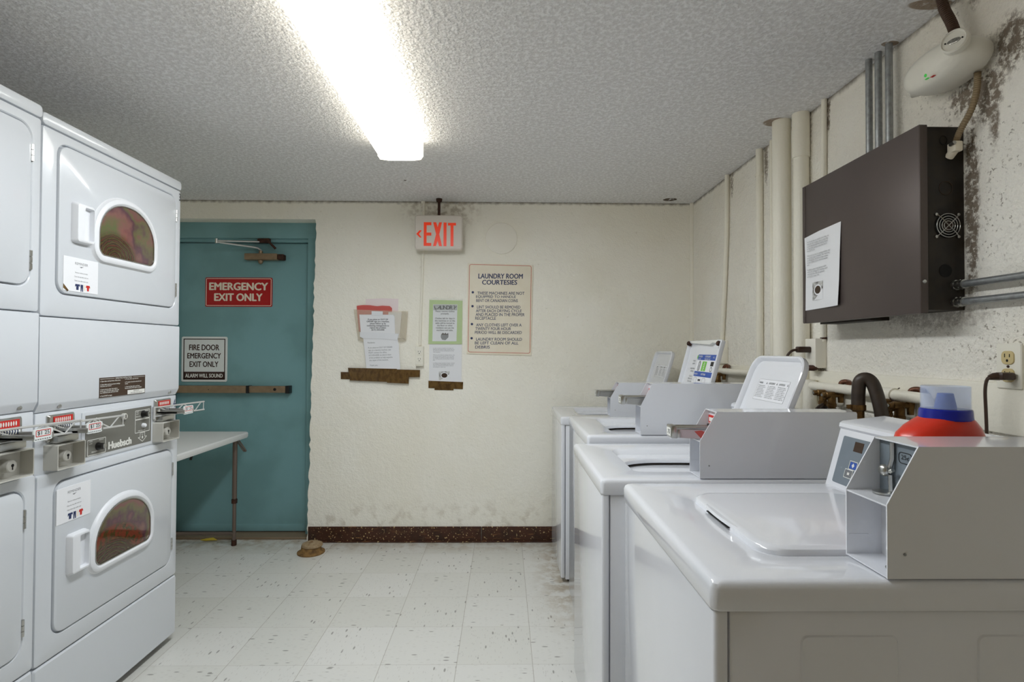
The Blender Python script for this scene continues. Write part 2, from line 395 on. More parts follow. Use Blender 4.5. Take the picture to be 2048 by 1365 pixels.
    def fit(s, t, u0, u1, v0, v1, bold=0.0, shear=0.0, w=0.0, Mx=None):
        vs, fs = glyphs(t, 0.0, shear)
        for k, (dx, dy) in enumerate(s.strokes(bold)):
            xa, xb = min(p[0] for p in vs) - bold, max(p[0] for p in vs) + bold; ya, yb = min(p[1] for p in vs) - bold * 0.6, max(p[1] for p in vs) + bold * 0.6
            s.add([(u0 + (p[0] + dx - xa) / (xb - xa) * (u1 - u0), v0 + (p[1] + dy - ya) / (yb - ya) * (v1 - v0), w + k * 1.5e-5) for p in vs], fs, Mx)
    def build(s, name, m, parent=None, origin=None, smooth=32):
        bmesh.ops.recalc_face_normals(s.bm, faces=[f for f in s.bm.faces]) if name != 'lettering' else None
        me = bpy.data.meshes.new(name); o = bpy.data.objects.new(name, me); COL.objects.link(o)
        if parent is not None:
            og = ORIGIN[parent.name]; o.parent = parent
        else:
            og = Vector(origin) if origin is not None else Vector((0, 0, 0)); o.location = og
        ORIGIN[o.name] = og
        bmesh.ops.translate(s.bm, verts=s.bm.verts, vec=-og)
        s.bm.to_mesh(me); s.bm.free()
        for q in (m if isinstance(m, (list, tuple)) else [m]): me.materials.append(M[q] if isinstance(q, str) else q)
        if smooth:
            me.shade_smooth(); me.set_sharp_from_angle(angle=radians(smooth))
        return o

def tag(o, label, cat, group=None, kind=None):
    o['label'] = label; o['category'] = cat
    if group: o['group'] = group
    if kind: o['kind'] = kind
    return o
def thing(name, loc, label, cat, group=None, kind=None):
    o = bpy.data.objects.new(name, None); COL.objects.link(o); o.location = loc; o.empty_display_size = 0.05
    ORIGIN[o.name] = Vector(loc); return tag(o, label, cat, group, kind)
def copy_tree(o, parent=None, skip=()):
    c = o.copy(); COL.objects.link(c)
    if parent is not None: c.parent = parent
    for ch in list(o.children):
        if ch.name not in skip: copy_tree(ch, c, skip)
    return c

# ------------------------------------------------------------------ room shell
def jag(z0, z1, xa, xb, n):
    out = []
    for i in range(n + 1):
        t = i / n; out.append((xa + (xb - xa) * t + random.uniform(-0.006, 0.006), z0 + (z1 - z0) * t))
    return out
b = MB(); b.box(XL - 0.1, XR + 0.1, YF - 0.1, YB + 0.4, -0.06, 0.0)
tag(b.build('floor', 'floor', smooth=0), 'off-white speckled vinyl tile floor with thin dark joints', 'floor', kind='structure')
b = MB(); b.box(XL - 0.1, XR + 0.1, YF - 0.1, YB + 0.4, ZC, ZC + 0.06)
tag(b.build('ceiling', 'ceil', smooth=0), 'grey-white popcorn textured ceiling of the laundry room', 'ceiling', kind='structure')
DX0, DX1, DZ = -2.21, -1.243, 2.12
b = MB(onback(YB))
edge = jag(0.0, DZ, -1.281, DX1, 70)
b.prism([(XR + 0.1, 0), (XR + 0.1, ZC)] + [(XL - 0.1, ZC), (XL - 0.1, 0), (DX0 - 0.03, 0), (DX0 - 0.03, DZ)] + edge[::-1], 0.0, -0.12)
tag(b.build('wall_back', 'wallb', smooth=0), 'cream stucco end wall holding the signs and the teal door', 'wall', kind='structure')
b = MB(); b.box(XR, XR + 0.1, YF - 0.1, YB + 0.2, 0, ZC)
tag(b.build('wall_right', 'wallr', smooth=0), 'cream stucco wall with dark soot behind the washers', 'wall', kind='structure')
b = MB(); b.box(XL - 0.1, XL, YF - 0.1, YB + 0.2, 0, ZC)
tag(b.build('wall_left', 'wallb', smooth=0), 'cream wall hidden behind the stacked dryers', 'wall', kind='structure')
M['wallf'] = mat('tan_bounce_paint', (206, 184, 146), 0.6, bump=(60, 0.2, 0.006))  # unseen wall; its tan is picked to bounce warm light onto near faces
b = MB(); b.box(XL - 0.1, XR + 0.1, YF - 0.1, YF, 0, ZC)
tag(b.build('wall_front', 'wallf', smooth=0), 'unseen wall at the viewer end, tan picked to bounce warm light', 'wall', kind='structure')

b = MB(onback(YB)); b.box(-1.275, -0.1445, 0, 0.103, 0, 0.008, 0.003); b.box(-0.1425, XR, 0, 0.103, 0, 0.008, 0.003)
b.box(-1.275, XR, 0, 0.012, 0, 0.014, 0.004)
tag(b.build('baseboard_back', 'base'), 'dark brown paint-flecked vinyl baseboard under the cream end wall', 'baseboard', kind='structure')
b = MB(onright(XR)); b.box(-3.66, 1.6, 1.06, 1.186, 0, 0.016, 0.005)
tag(b.build('trim_1', 'pipepaint'), 'cream painted backing board along the wall behind the washers', 'trim', kind='structure')

b = MB(); b.cyl((XR - 0.004, YB - 0.004, 0.1), (XR - 0.004, YB - 0.004, ZC), 0.016, n=16)
tag(b.build('trim_2', 'pipepaint'), 'cream rounded bead filling the corner of the end wall and the right wall', 'trim', kind='structure')
# ------------------------------------------------------------------ door
door = thing('door_1', (-1.78, 3.83, 0), 'teal emergency exit door beyond the stacked dryers', 'door', kind='structure')
b = MB(onback(3.83)); b.plate(-2.235, -1.338, 0.022, 1.988, -0.045, 0.0, 0.002)
b.box(-2.235, -1.338, 0.022, 0.07, 0, 0.003, 0.001)
leaf = b.build('door_leaf', 'teal', door)
b = MB(onback(3.83))
b.box(-2.34, -1.19, 2.014, 2.24, -0.10, 0.052, 0.004); b.box(-1.334, -1.19, 0.0, 2.02, -0.10, 0.05, 0.004); b.box(-2.36, -2.24, 0.0, 2.02, -0.10, 0.05, 0.004)
b.box(-2.24, -1.33, 1.992, 2.02, -0.06, 0.03, 0.003); b.box(-1.338, -1.325, 0.02, 2.0, -0.06, 0.028, 0.003)
b.build('door_frame', 'teal', door)
b = MB(); b.box(-2.235, -1.30, 3.72, 3.93, 0.0, 0.016, 0.005); b.build('threshold', 'towel', door)
b = MB(onback(3.83))
b.box(-2.23, -1.735, 0.965, 1.014, 0.012, 0.062, 0.004); b.box(-1.72, -1.474, 0.967, 1.012, 0.012, 0.055, 0.004)
b.box(-2.2, -1.5, 0.972, 1.006, 0.0, 0.014)
pb = b.build('push_bar', 'bronze', door)
b = MB(onback(3.83)); b.box(-1.737, -1.719, 0.964, 1.015, 0.002, 0.064, 0.003); b.box(-1.476, -1.449, 0.962, 1.014, 0.0, 0.057, 0.003)
b.build('end_cap', 'black', pb)
b = MB(onback(3.83)); b.lathe([(0.010, 0), (0.010, 0.003), (0.006, 0.004)], (-1.545, 0.99, 0.054), (0, 0, 1), 16); b.lathe([(0.003, 0), (0.003, 0.002)], (-1.985, 0.988, 0.062), (0, 0, 1), 8)
b.build('lock_cylinder', 'black', pb)
b = MB(onback(3.83)); b.box(-1.762, -1.54, 1.868, 1.912, 0.0, 0.055, 0.006)
clo = b.build('door_closer', 'bronze', door)
b = MB(onback(3.83)); b.box(-1.541, -1.496, 1.868, 1.908, 0.004, 0.052, 0.008); b.build('end_cap', 'rust', clo)
b = MB(onback(3.83)); b.lathe([(0.018, 0), (0.018, 0.006), (0.012, 0.02), (0.001, 0.026)], (-1.66, 1.866, 0.03), (0, -1, 0), 18); b.lathe([(0.013, 0), (0.013, 0.02)], (-1.66, 1.91, 0.03), (0, 1, 0), 16)
b.build('spindle', 'bronze', clo)
b = MB(onback(3.83)); b.tube([(-1.655, 1.932, 0.03), (-1.675, 1.95, 0.04), (-1.70, 1.953, 0.06), (-1.86, 1.962, 0.16), (-1.885, 1.965, 0.175)], 0.007, 8)
b.tube([(-1.885, 1.972, 0.175), (-1.65, 1.99, 0.05)], 0.006, 8); b.cyl((-1.885, 1.955, 0.175), (-1.885, 1.985, 0.175), 0.009)
b.build('closer_arm', 'steel', clo)
b = MB(onback(3.83)); b.box(-1.672, -1.59, 1.984, 2.012, 0.03, 0.06, 0.004); b.tube([(-1.60, 1.995, 0.058), (-1.555, 1.945, 0.04)], 0.008, 8)
b.build('arm_bracket', 'rust', clo)

# signs on the door
b = MB(onback(3.83)); b.plate(-2.046, -1.590, 1.552, 1.752, 0.0005, 0.004, 0.010)
s = tag(b.build('warning_sign', 'redsign', origin=(-1.818, 3.829, 1.552)), 'red EMERGENCY EXIT ONLY plate with cream letters high on the teal door', 'sign')
b = MB(onback(3.83)); b.ring(-2.040, -1.596, 1.558, 1.746, 0.0035, 0.004, 0.0045, 0.008); b.build('border', 'creamsign', s)
b = MB(onback(3.8255)); b.fit('EMERGENCY', -2.020, -1.618, 1.664, 1.718, 0.045); b.fit('EXIT ONLY', -1.985, -1.655, 1.590, 1.644, 0.045); b.build('lettering', 'creamsign', s)
b = MB(onback(3.83)); b.plate(-2.202, -1.891, 1.037, 1.346, 0.0005, 0.004, 0.012)
s = tag(b.build('warning_sign', 'signwhite', origin=(-2.047, 3.829, 1.037)), 'white FIRE DOOR plate with brown border, just above the door push bar', 'sign')
b = MB(onback(3.83)); b.ring(-2.188, -1.905, 1.052, 1.332, 0.006, 0.004, 0.0045, 0.002); b.box(-2.186, -1.907, 1.054, 1.106, 0.0035, 0.0045); b.build('border', 'signbrown', s)
b = MB(onback(3.8252))
b.fit('FIRE DOOR', -2.150, -1.945, 1.252, 1.292, 0.03); b.fit('EMERGENCY', -2.162, -1.933, 1.196, 1.234, 0.03); b.fit('EXIT ONLY', -2.146, -1.950, 1.138, 1.177, 0.03)
b.build('lettering', 'signbrown', s)
b = MB(onback(3.8252)); b.fit('ALARM WILL SOUND', -2.174, -1.920, 1.066, 1.093, 0.03); b.build('lettering', 'printw', s)

# ------------------------------------------------------------------ ceiling lamps
def lamp(name, x0, x1, y0, y1, label):
    t = thing(name, ((x0 + x1) / 2, (y0 + y1) / 2, 2.16), label, 'light')
    xm = (x0 + x1) / 2
    b = MB(); b.box(x0 + 0.03, x1 - 0.03, y0 + 0.01, y1 - 0.01, 2.205, ZC - 0.001, 0.003); b.build('housing', 'plastic', t)
    prof = [(x0 + 0.004, 2.236), (x0, 2.218), (x0, 2.182), (x0 + 0.012, 2.166), (x0 + 0.05, 2.161), (x1 - 0.05, 2.161), (x1 - 0.012, 2.166), (x1, 2.182), (x1, 2.218), (x1 - 0.004, 2.236)]
    b = MB(); n = len(prof)
    vs = [(p[0], y0 + 0.006, p[1]) for p in prof] + [(p[0], y1 - 0.006, p[1]) for p in prof]
    fs = [(i, i + 1, n + i + 1, n + i) for i in range(n - 1)]
    for i, f in enumerate(fs):
        b.mi = 0 if 3 <= i <= 5 else 1
        b.add([vs[k] for k in f], [(0, 1, 2, 3)])
    bmesh.ops.remove_doubles(b.bm, verts=b.bm.verts, dist=1e-5)
    b.build('diffuser', [EMB, EMS], t)
    for ya, yb in ((y0, y0 + 0.006), (y1 - 0.006, y1)):
        b = MB(); b.prism([(x0 - 0.003, 2.24)] + [(p[0] + (0.003 if p[0] > xm else -0.003), p[1] - 0.004) for p in prof[1:-1]] + [(x1 + 0.003, 2.24)], -ya, -yb, Mx=onback(0))
        b.build('end_cap', EMC, t)
    return t
def emis(name, rgb, k):
    m = bpy.data.materials.new(name); m.use_nodes = True; p = m.node_tree.nodes['Principled BSDF']
    p.inputs['Base Color'].default_value = (0.85, 0.84, 0.8, 1); p.inputs['Roughness'].default_value = 0.3
    p.inputs['Emission Color'].default_value = lin(rgb); p.inputs['Emission Strength'].default_value = k; return m
EMB = emis('lit_diffuser', (244, 250, 255), LAMP); EMS = emis('lit_diffuser_side', (255, 246, 226), LAMP * 0.19); EMC = emis('lit_end_cap', (255, 244, 220), 0.55)
lamp('ceiling_light', -0.597, -0.388, 0.80, 2.622, 'lit white fluorescent wraparound fixture over the middle of the floor')


# ------------------------------------------------------------------ stacked dryers
XD, Y0, Y1 = -1.425, 1.725, 2.458
def front_panel(z0, z1, d):
    b = MB(onleft(XD))
    b.loft([rr(Y0, Y1, z0, z1, 0.008, 6, -0.022), rr(Y0, Y1, z0, z1, 0.008, 6, -0.007), rr(Y0 + 0.002, Y1 - 0.002, z0 + 0.002, z1 - 0.002, 0.008, 6, -0.002), rr(Y0 + 0.007, Y1 - 0.007, z0 + 0.007, z1 - 0.007, 0.008, 6, 0.0),
            rr(d[0] - 0.003, d[1] + 0.003, d[2] - 0.003, d[3] + 0.003, 0.045, 6, 0.0), rr(d[0], d[1], d[2], d[3], 0.043, 6, -0.003), rr(d[0], d[1], d[2], d[3], 0.043, 6, -0.014)])
    return b
def card(door, y0, y1, z0, z1, tape):
    F = onleft(XD)
    b = MB(F); b.plate(y0, y1, z0, z1, 0.0042, 0.0052, 0.002, 0.0003); b.build('reminder_card', 'paper', door)
    b = MB(onleft(XD + 0.0054)); cy = (y0 + y1) / 2; h = z1 - z0
    b.fit('REMINDER', cy - 0.028, cy + 0.028, z1 - 0.2 * h, z1 - 0.13 * h)
    for k, t in enumerate(('Remove clothes promptly', 'Clean lint trap after each use', 'Clean drum after other uses')):
        b.text(t, cy, z1 - (0.45 + 0.12 * k) * h, 0.0062, 'c', xs=0.85)
    b.prism([(cy - 0.008, z1 - 0.25 * h), (cy + 0.010, z1 - 0.235 * h), (cy - 0.002, z1 - 0.28 * h)], 0, 0.0001)
    b.build('lettering', 'printg', door, smooth=0)
    b = MB(onleft(XD + 0.0054)); q = z0 + 0.06 * h; t = 0.17 * h
    b.mi = 0
    b.prism([(cy - 0.022, q), (cy - 0.012, q), (cy - 0.011, q + t * 0.7), (cy - 0.006, q + t * 0.6), (cy - 0.006, q + t), (cy - 0.026, q + t), (cy - 0.027, q + t * 0.5), (cy - 0.022, q + t * 0.7)], 0, 0.0001)
    b.prism([(cy - 0.003, q - 0.004), (cy + 0.001, q - 0.004), (cy + 0.002, q + t * 0.6), (cy + 0.004, q - 0.004), (cy + 0.008, q - 0.004), (cy + 0.008, q + t), (cy - 0.003, q + t)], 0, 0.0001)
    b.mi = 1
    b.prism([(cy + 0.026, q), (cy + 0.034, q), (cy + 0.035, q + t * 0.6), (cy + 0.04, q + t * 0.6), (cy + 0.037, q + t), (cy + 0.023, q + t), (cy + 0.02, q + t * 0.6), (cy + 0.025, q + t * 0.6)], 0, 0.0001)
    b.mi = 2
    b.prism([(cy + 0.012, q), (cy + 0.018, q), (cy + 0.018, q + t), (cy + 0.012, q + t)], 0, 0.0001)
    b.build('clothes_picture', ['printn', 'printr', 'creamsign'], door, smooth=0)
    if tape:
        b = MB(onleft(XD + 0.0056)); b.prism([(y0, z0 + 0.022), (y0, z0 + 0.008), (y0 + 0.018, z0 - 0.002), (y0 + 0.022, z0 + 0.002)], 0, 0.0003); b.build('tape_corner', 'tape', door, smooth=0)
def dryer_door(root, d, wf, hz, hinges, cz, R, warm, name):
    F = onleft(XD)
    b = MB(F); i = 0.005
    b.loft([rr(d[0] + i, d[1] - i, d[2] + i, d[3] - i, 0.04, 6, -0.014), rr(d[0] + i, d[1] - i, d[2] + i, d[3] - i, 0.04, 6, 0.0), rr(d[0] + i + .001, d[1] - i - .001, d[2] + i + .001, d[3] - i - .001, 0.04, 6, 0.0025), rr(d[0] + i + .004, d[1] - i - .004, d[2] + i + .004, d[3] - i - .004, 0.038, 6, 0.004)])
    door = b.build('door', 'white', root)
    y0, y1, z0, z1 = wf
    def dl(k, w): return rr(y0 + k, y1 - k, z0 + k, z1 - k, [0.055 - k, 0.055 - k, (0.17 - k, 0.15 - k), (0.17 - k, 0.15 - k)], 12, w)
    b = MB(F); b.loft([dl(-0.004, 0.004), dl(0, 0.007), dl(0.003, 0.014), dl(0.010, 0.018), dl(0.018, 0.018), dl(0.025, 0.013), dl(0.030, 0.005)], False, False)
    b.build('window_frame', 'plastic', door)
    b = MB(F); b.loft([dl(0.027, 0.004), dl(0.0285, 0.0115), dl(0.033, 0.0125)], False, True); b.build('window_glass', window_mat(name, (y0 + y1) / 2 - 0.07 - ORIGIN[root.name].y, cz - ORIGIN[root.name].z, R, warm), door)
    b = MB(F); b.loft([dl(0.0255, 0.008), dl(0.0255, 0.0145), dl(0.0285, 0.0145), dl(0.0285, 0.008)], False, False); b.build('window_trim', 'steel', door)
    a0, a1, c0, c1 = 1.836, 1.917, hz[0], hz[1]
    b = MB(F); b.loft([rr(a0, a1, c0, c1, 0.01, 6, 0.0035), rr(a0 + 0.001, a1, c0, c1, 0.01, 6, 0.010), rr(a0 + 0.007, a1 - 0.001, c0 + 0.004, c1 - 0.004, 0.01, 6, 0.022), rr(a0 + 0.012, a1 - 0.002, c0 + 0.007, c1 - 0.007, 0.008, 6, 0.024),
                    rr(1.872, a1 - 0.004, c0 + 0.012, c1 - 0.012, 0.005, 6, 0.024), rr(1.875, a1 - 0.004, c0 + 0.015, c1 - 0.015, 0.005, 6, 0.008)])
    b.build('handle', 'plastic', door)
    for za, zb in hinges:
        b = MB(F); n = 3; q = (zb - za) / n
        for k in range(n): b.cyl((d[1] - 0.001, za + k * q + 0.001, 0.002), (d[1] - 0.001, za + (k + 1) * q - 0.001, 0.002), 0.005, n=10)
        b.box(d[1] - 0.003, d[1] + 0.004, za, zb, -0.008, 0.001); b.build('hinge', 'steel', door)
    return door
def coin_unit(root, y0, group_done=None):
    F = onleft(XD - 0.010); a, c = y0, y0 + 0.115
    b = MB(F); b.loft([rr(a, c, 0.88, 0.96, 0.004, 4, 0.0), rr(a, c, 0.88, 0.96, 0.004, 4, 0.045), rr(a + 0.003, c - 0.003, 0.883, 0.957, 0.003, 4, 0.045), rr(a + 0.003, c - 0.003, 0.883, 0.957, 0.003, 4, 0.006)])
    cb = b.build('coin_box', 'coinbox', root)
    b = MB(F); b.lathe([(0.019, 0.004), (0.019, 0.018), (0.017, 0.034), (0.015, 0.036), (0.014, 0.036)], (a + 0.052, 0.918, 0), (0, 0, 1), 24)
    b.build('lock', 'coinbox', cb)
    b = MB(F); b.lathe([(0.0045, 0.0355), (0.0045, 0.0368)], (a + 0.053, 0.920, 0), (0, 0, 1), 12); b.box(a + 0.0515, a + 0.0545, 0.908, 0.919, 0.0355, 0.0368); b.build('keyhole', 'dark', cb)
    # slide mechanism
    b = MB(F); b.loft([rr(a + 0.008, c + 0.002, 0.966, 1.052, 0.004, 4, 0.0), rr(a + 0.008, c + 0.002, 0.966, 1.052, 0.004, 4, 0.004), rr(a + 0.012, c - 0.002, 0.970, 1.048, 0.004, 4, 0.009)]); b.box(a + 0.020, a + 0.106, 0.962, 0.985, 0.0, 0.03, 0.003)
    b.box(a + 0.028, a + 0.098, 0.994, 1.002, 0.006, 0.085, 0.001); b.box(a + 0.028, a + 0.031, 0.994, 1.010, 0.006, 0.115, 0.001); b.box(a + 0.094, a + 0.098, 0.994, 1.010, 0.006, 0.115, 0.001)
    b.build('coin_slide', 'steel', cb)
    b = MB(F); b.box(a + 0.026, a + 0.104, 1.024, 1.046, 0.0085, 0.0105); b.build('red_label', 'printr', cb, smooth=0)
    b = MB(onleft(XD + 0.0008))
    for k in range(8):
        u = a + 0.034 + k * 0.0082; b.prism([(u + 0.0026 * cos(t * pi / 6), 1.035 + 0.007 * sin(t * pi / 6)) for t in range(12)], 0, 0.0002)
    b.build('slot_marks', 'printw', cb, smooth=0)
    b = MB(F); b.box(a + 0.026, a + 0.104, 1.003, 1.022, 0.0085, 0.013); b.build('stripe_plate', 'printw', cb, smooth=0)
    b = MB(onleft(XD + 0.0032))
    for k in range(8):
        u = a + 0.029 + k * 0.0088; b.prism([(u, 1.004), (u + 0.0035, 1.004), (u + 0.0065, 1.0125), (u + 0.0035, 1.021), (u, 1.021), (u + 0.003, 1.0125)], 0, 0.0002)
    b.build('stripes', 'printn', cb, smooth=0)
    b = MB(F); b.loft([rr(a + 0.030, a + 0.098, 0.990, 1.024, 0.006, 4, 0.108), rr(a + 0.030, a + 0.098, 0.990, 1.024, 0.006, 4, 0.112)]); b.build('price_tag', 'signwhite', cb)
    b = MB(onleft(XD + 0.1022)); b.ring(a + 0.038, a + 0.090, 1.002, 1.021, 0.002, 0, 0.0002, 0.003); b.build('tag_border', 'printr', cb, smooth=0)
    b = MB(onleft(XD + 0.1022)); b.fit('$1 25', a + 0.044, a + 0.085, 1.005, 1.018, 0.015); 
    for k in range(7): b.box(a + 0.036 + k * 0.008, a + 0.041 + k * 0.008, 0.9935, 0.9955, 0, 0.0002)
    b.build('lettering', 'printk', cb, smooth=0)
    # wire guard running along the front
    b = MB(); P = lambda t, z: (XD + 0.0 + 0.055 * t, a - 0.004 + 0.275 * t, z)
    for z in (1.022, 0.986): b.tube([P(0, z), P(0.5, z), P(1, z)], 0.0036, 6)
    b.tube([P(0.985, 1.022), P(0.985, 0.986)], 0.002, 6)
    for t0, t1, f in ((0.08, 0.36, 0), (0.36, 0.56, 1), (0.56, 0.80, 0)): b.tube([P(t0, 1.022 if not f else 0.986), P(t1, 0.986 if not f else 1.022)], 0.0024, 6)
    b.tube([P(0.80, 0.986), P(0.93, 1.022)], 0.0024, 6)
    b.cyl(P(0, 1.026), P(0, 0.975), 0.005, n=10)
    b.build('wire_guard', 'chrome', cb)
    return cb
DR = thing('stacked_dryer', (XD - 0.35, 2.09, 0), 'white stacked dryer numbered 3 and 4, with two coloured-glass windows beside the folding table', 'dryer', 'white stacked coin dryers')
F = onleft(XD)
b = MB(); b.box(-2.14, XD - 0.02, Y0 + 0.002, Y1 - 0.002, 0.035, 1.957, 0.006); b.build('cabinet', 'white', DR)
b = MB(); b.box(-2.10, XD - 0.05, Y0 + 0.03, Y1 - 0.03, 0.0, 0.04); b.build('toe_base', 'dark', DR)
b = MB(F); b.loft([rr(Y0 - 0.002, Y1 + 0.002, 1.9585, 1.998, 0.012, 5, -0.715), rr(Y0 - 0.002, Y1 + 0.002, 1.9585, 1.998, 0.012, 5, -0.006), rr(Y0 - 0.001, Y1 + 0.001, 1.9595, 1.996, 0.012, 5, 0.0), rr(Y0 + 0.004, Y1 - 0.004, 1.964, 1.991, 0.01, 5, 0.003)]); b.build('top_cap', 'white', DR)
DU, DL = (1.782, 2.423, 1.436, 1.924), (1.788, 2.417, 0.347, 0.838)
front_panel(1.364, 1.956, DU).build('upper_front', 'white', DR); front_panel(0.284, 0.870, DL).build('lower_front', 'white', DR)
du = dryer_door(DR, DU, (1.926, 2.280, 1.566, 1.818), (1.613, 1.747), ((1.814, 1.866), (1.488, 1.547)), 1.585, 0.115, False, 'upper_window_glass')
dl = dryer_door(DR, DL, (1.930, 2.281, 0.478, 0.724), (0.520, 0.655), ((0.718, 0.774), (0.401, 0.451)), 0.470, 0.185, True, 'lower_window_glass')
b = MB(frame((0, 0, 0), (1, 0, 0), (0, 0, 1), (0, 1, 0)))
prof = [(XD - 0.022, 1.361), (XD - 0.005, 1.361), (XD - 0.001, 1.359), (XD, 1.355), (XD, 1.092), (XD - 0.002, 1.086), (XD - 0.013, 1.064), (XD - 0.022, 1.062)]
b.prism(prof, Y0, Y1); b.build('middle_panel', 'white', DR, smooth=20)
b = MB(F); b.box(Y0 + 0.001, Y1 - 0.001, 0.868, 1.0605, -0.024, -0.010, 0.003); b.build('control_fascia', 'white', DR)
b = MB(F); b.loft([rr(Y0, Y1, 0.03, 0.279, 0.006, 4, -0.022), rr(Y0, Y1, 0.03, 0.279, 0.006, 4, -0.006), rr(Y0 + 0.005, Y1 - 0.005, 0.035, 0.274, 0.006, 4, 0.0)]); b.build('kick_panel', 'white', DR)
for y in (1.812, 2.402):
    b = MB(F); b.lathe([(0.007, -0.01), (0.007, 0.0), (0.004, 0.003), (0.001, 0.003)], (y, 1.076, -0.004), (0, -0.5, 1), 14); b.build('screw', 'steel', DR)
# operating label
b = MB(F); b.plate(1.979, 2.229, 1.088, 1.159, 0.0, 0.0008, 0.001, 0.0002); ol = b.build('instruction_label', 'brownlabel', DR)
b = MB(onleft(XD + 0.0011)); b.fit('OPERATING INSTRUCTIONS', 2.06, 2.15, 1.1515, 1.1565, 0.01)
b.box(1.983, 2.055, 1.1535, 1.1545, 0, 0.0001); b.box(2.155, 2.225, 1.1535, 1.1545, 0, 0.0001)
for k, t in enumerate(('1. Open door and load items. Close door.', '', '2. Select fabric and temperature settings', 'and press start button.', '', '3. Insert coins in slide. Push slide in', 'all the way until timer starts, then pull', 'out. Additional coins add more time.', '', '4. Push START to begin')):
    if t: b.text(t, 1.983, 1.144 - k * 0.0058, 0.0062, 'l', xs=1.0, bold=0.02)
for k, t in enumerate(('5. To stop dryer open the door.', '', '6. To restart close door and push start', 'button.', '', '7. Clean lint filter before each load.', 'Remove clothes when cycle is complete')):
    if t: b.text(t, 2.112, 1.146 - k * 0.0058, 0.0062, 'l', xs=0.95, bold=0.02)
b.build('lettering', 'printw', ol, smooth=0)
b = MB(onleft(XD + 0.0011)); b.box(2.126, 2.226, 1.090, 1.1055, 0, 0.0002); b.build('label_box', 'printw', ol, smooth=0)
b = MB(onleft(XD + 0.0015)); b.text('IMPORTANT', 2.176, 1.0995, 0.006, 'c'); b.text('clean lint filter before each load', 2.176, 1.093, 0.0058, 'c', xs=0.9); b.build('label_note', 'printk', ol, smooth=0)
# controls
FC = onleft(XD - 0.010)
b = MB(FC); b.loft([rr(1.912, 2.292, 0.876, 1.044, 0.003, 3, 0.0), rr(1.912, 2.292, 0.876, 1.044, 0.003, 3, 0.003), rr(1.916, 2.288, 0.880, 1.040, 0.003, 3, 0.004)]); b.build('control_bezel', 'white', DR)
b = MB(FC); b.plate(1.925, 2.280, 0.889, 1.032, 0.0035, 0.0048, 0.001, 0.0003); cp = b.build('control_panel', 'greypanel', DR)
FT = onleft(XD - 0.010 + 0.0051)
b = MB(FT); b.fit('Huebsch', 2.036, 2.162, 0.8965, 0.925, 0.06)
def outline(pts, t=0.0011):
    for i in range(len(pts)):
        p, q = Vector(pts[i]), Vector(pts[(i + 1) % len(pts)]); d = (q - p).normalized(); nn = Vector((-d.y, d.x)) * t
        b.prism([tuple(p - nn), tuple(q - nn), tuple(q + nn), tuple(p + nn)], 0, 0.0001)
for (y0_, y1_, z0_, z1_) in ((2.182, 2.268, 0.986, 1.020), (2.182, 2.268, 0.934, 0.984), (1.936, 2.022, 0.892, 0.945)): outline([(y0_, z0_), (y1_, z0_), (y1_, z1_), (y0_, z1_)])
outline([(2.212, 0.931), (2.240, 0.931), (2.240, 0.914), (2.252, 0.914), (2.226, 0.896), (2.200, 0.914), (2.212, 0.914)])
outline([(1.962, 0.968), (1.99, 0.968), (1.99, 0.998), (2.004, 0.998), (1.976, 1.020), (1.950, 0.998), (1.962, 0.998)])
b.prism([(2.226 + 0.004 * cos(t), 0.913 + 0.006 * sin(t)) for t in [k * pi / 6 for k in range(12)]], 0, 0.0001)
b.prism([(1.976 + 0.004 * cos(t), 0.996 + 0.006 * sin(t)) for t in [k * pi / 6 for k in range(12)]], 0, 0.0001)
for t, u, v in (('HIGH', 2.188, 1.013), ('LOW', 2.188, 1.005), ('MEDIUM', 2.240, 1.013), ('DELICATE', 2.186, 0.995), ('PERM PRESS', 2.225, 0.988), ('PUSH TO START', 2.2, 0.938), ('DRY', 2.22, 0.922), ('HIGH', 1.944, 0.938), ('MEDIUM', 1.99, 0.938), ('LOW', 1.944, 0.93), ('DELICATE', 1.955, 0.9), ('DRY', 1.97, 0.985)): b.text(t, u, v, 0.006, 'l', bold=0.02)
b.build('lettering', 'printw', cp, smooth=0)
for (y, z, rr_) in ((2.228, 1.004, 0.012), (1.985, 0.919, 0.012)):
    b = MB(FC); b.lathe([(0.0135, 0.004), (0.0135, 0.008), (0.011, 0.012), (0.011, 0.022), (0.009, 0.023)], (y, z, 0), (0, 0, 1), 20); kb = b.build('knob', 'black', cp)
    b = MB(FC); b.box(y - 0.013, y + 0.005, z - 0.006, z + 0.006, 0.012, 0.026, 0.002); b.build('pointer', 'black', cp)
    b = MB(FC); b.lathe([(0.008, 0.022), (0.008, 0.0268), (0.006, 0.0275)], (y + 0.004, z, 0), (0, 0, 1), 16); b.build('knob_face', 'steel', cp)
b = MB(FC); b.lathe([(0.009, 0.004), (0.008, 0.014), (0.006, 0.017), (0.001, 0.018)], (2.228, 0.959, 0), (0, 0, 1), 18); b.build('button', 'plastic', cp)
b = MB(FC); b.lathe([(0.012, 0.004), (0.012, 0.014), (0.010, 0.016), (0.003, 0.016)], (2.112, 1.008, 0), (0, 0, 1), 20); b.build('lock', 'coinbox', cp)
b = MB(FC); b.box(2.110, 2.114, 1.001, 1.015, 0.0158, 0.0165); b.build('keyhole', 'dark', cp)
coin_unit(DR, 1.758); coin_unit(DR, 2.293)
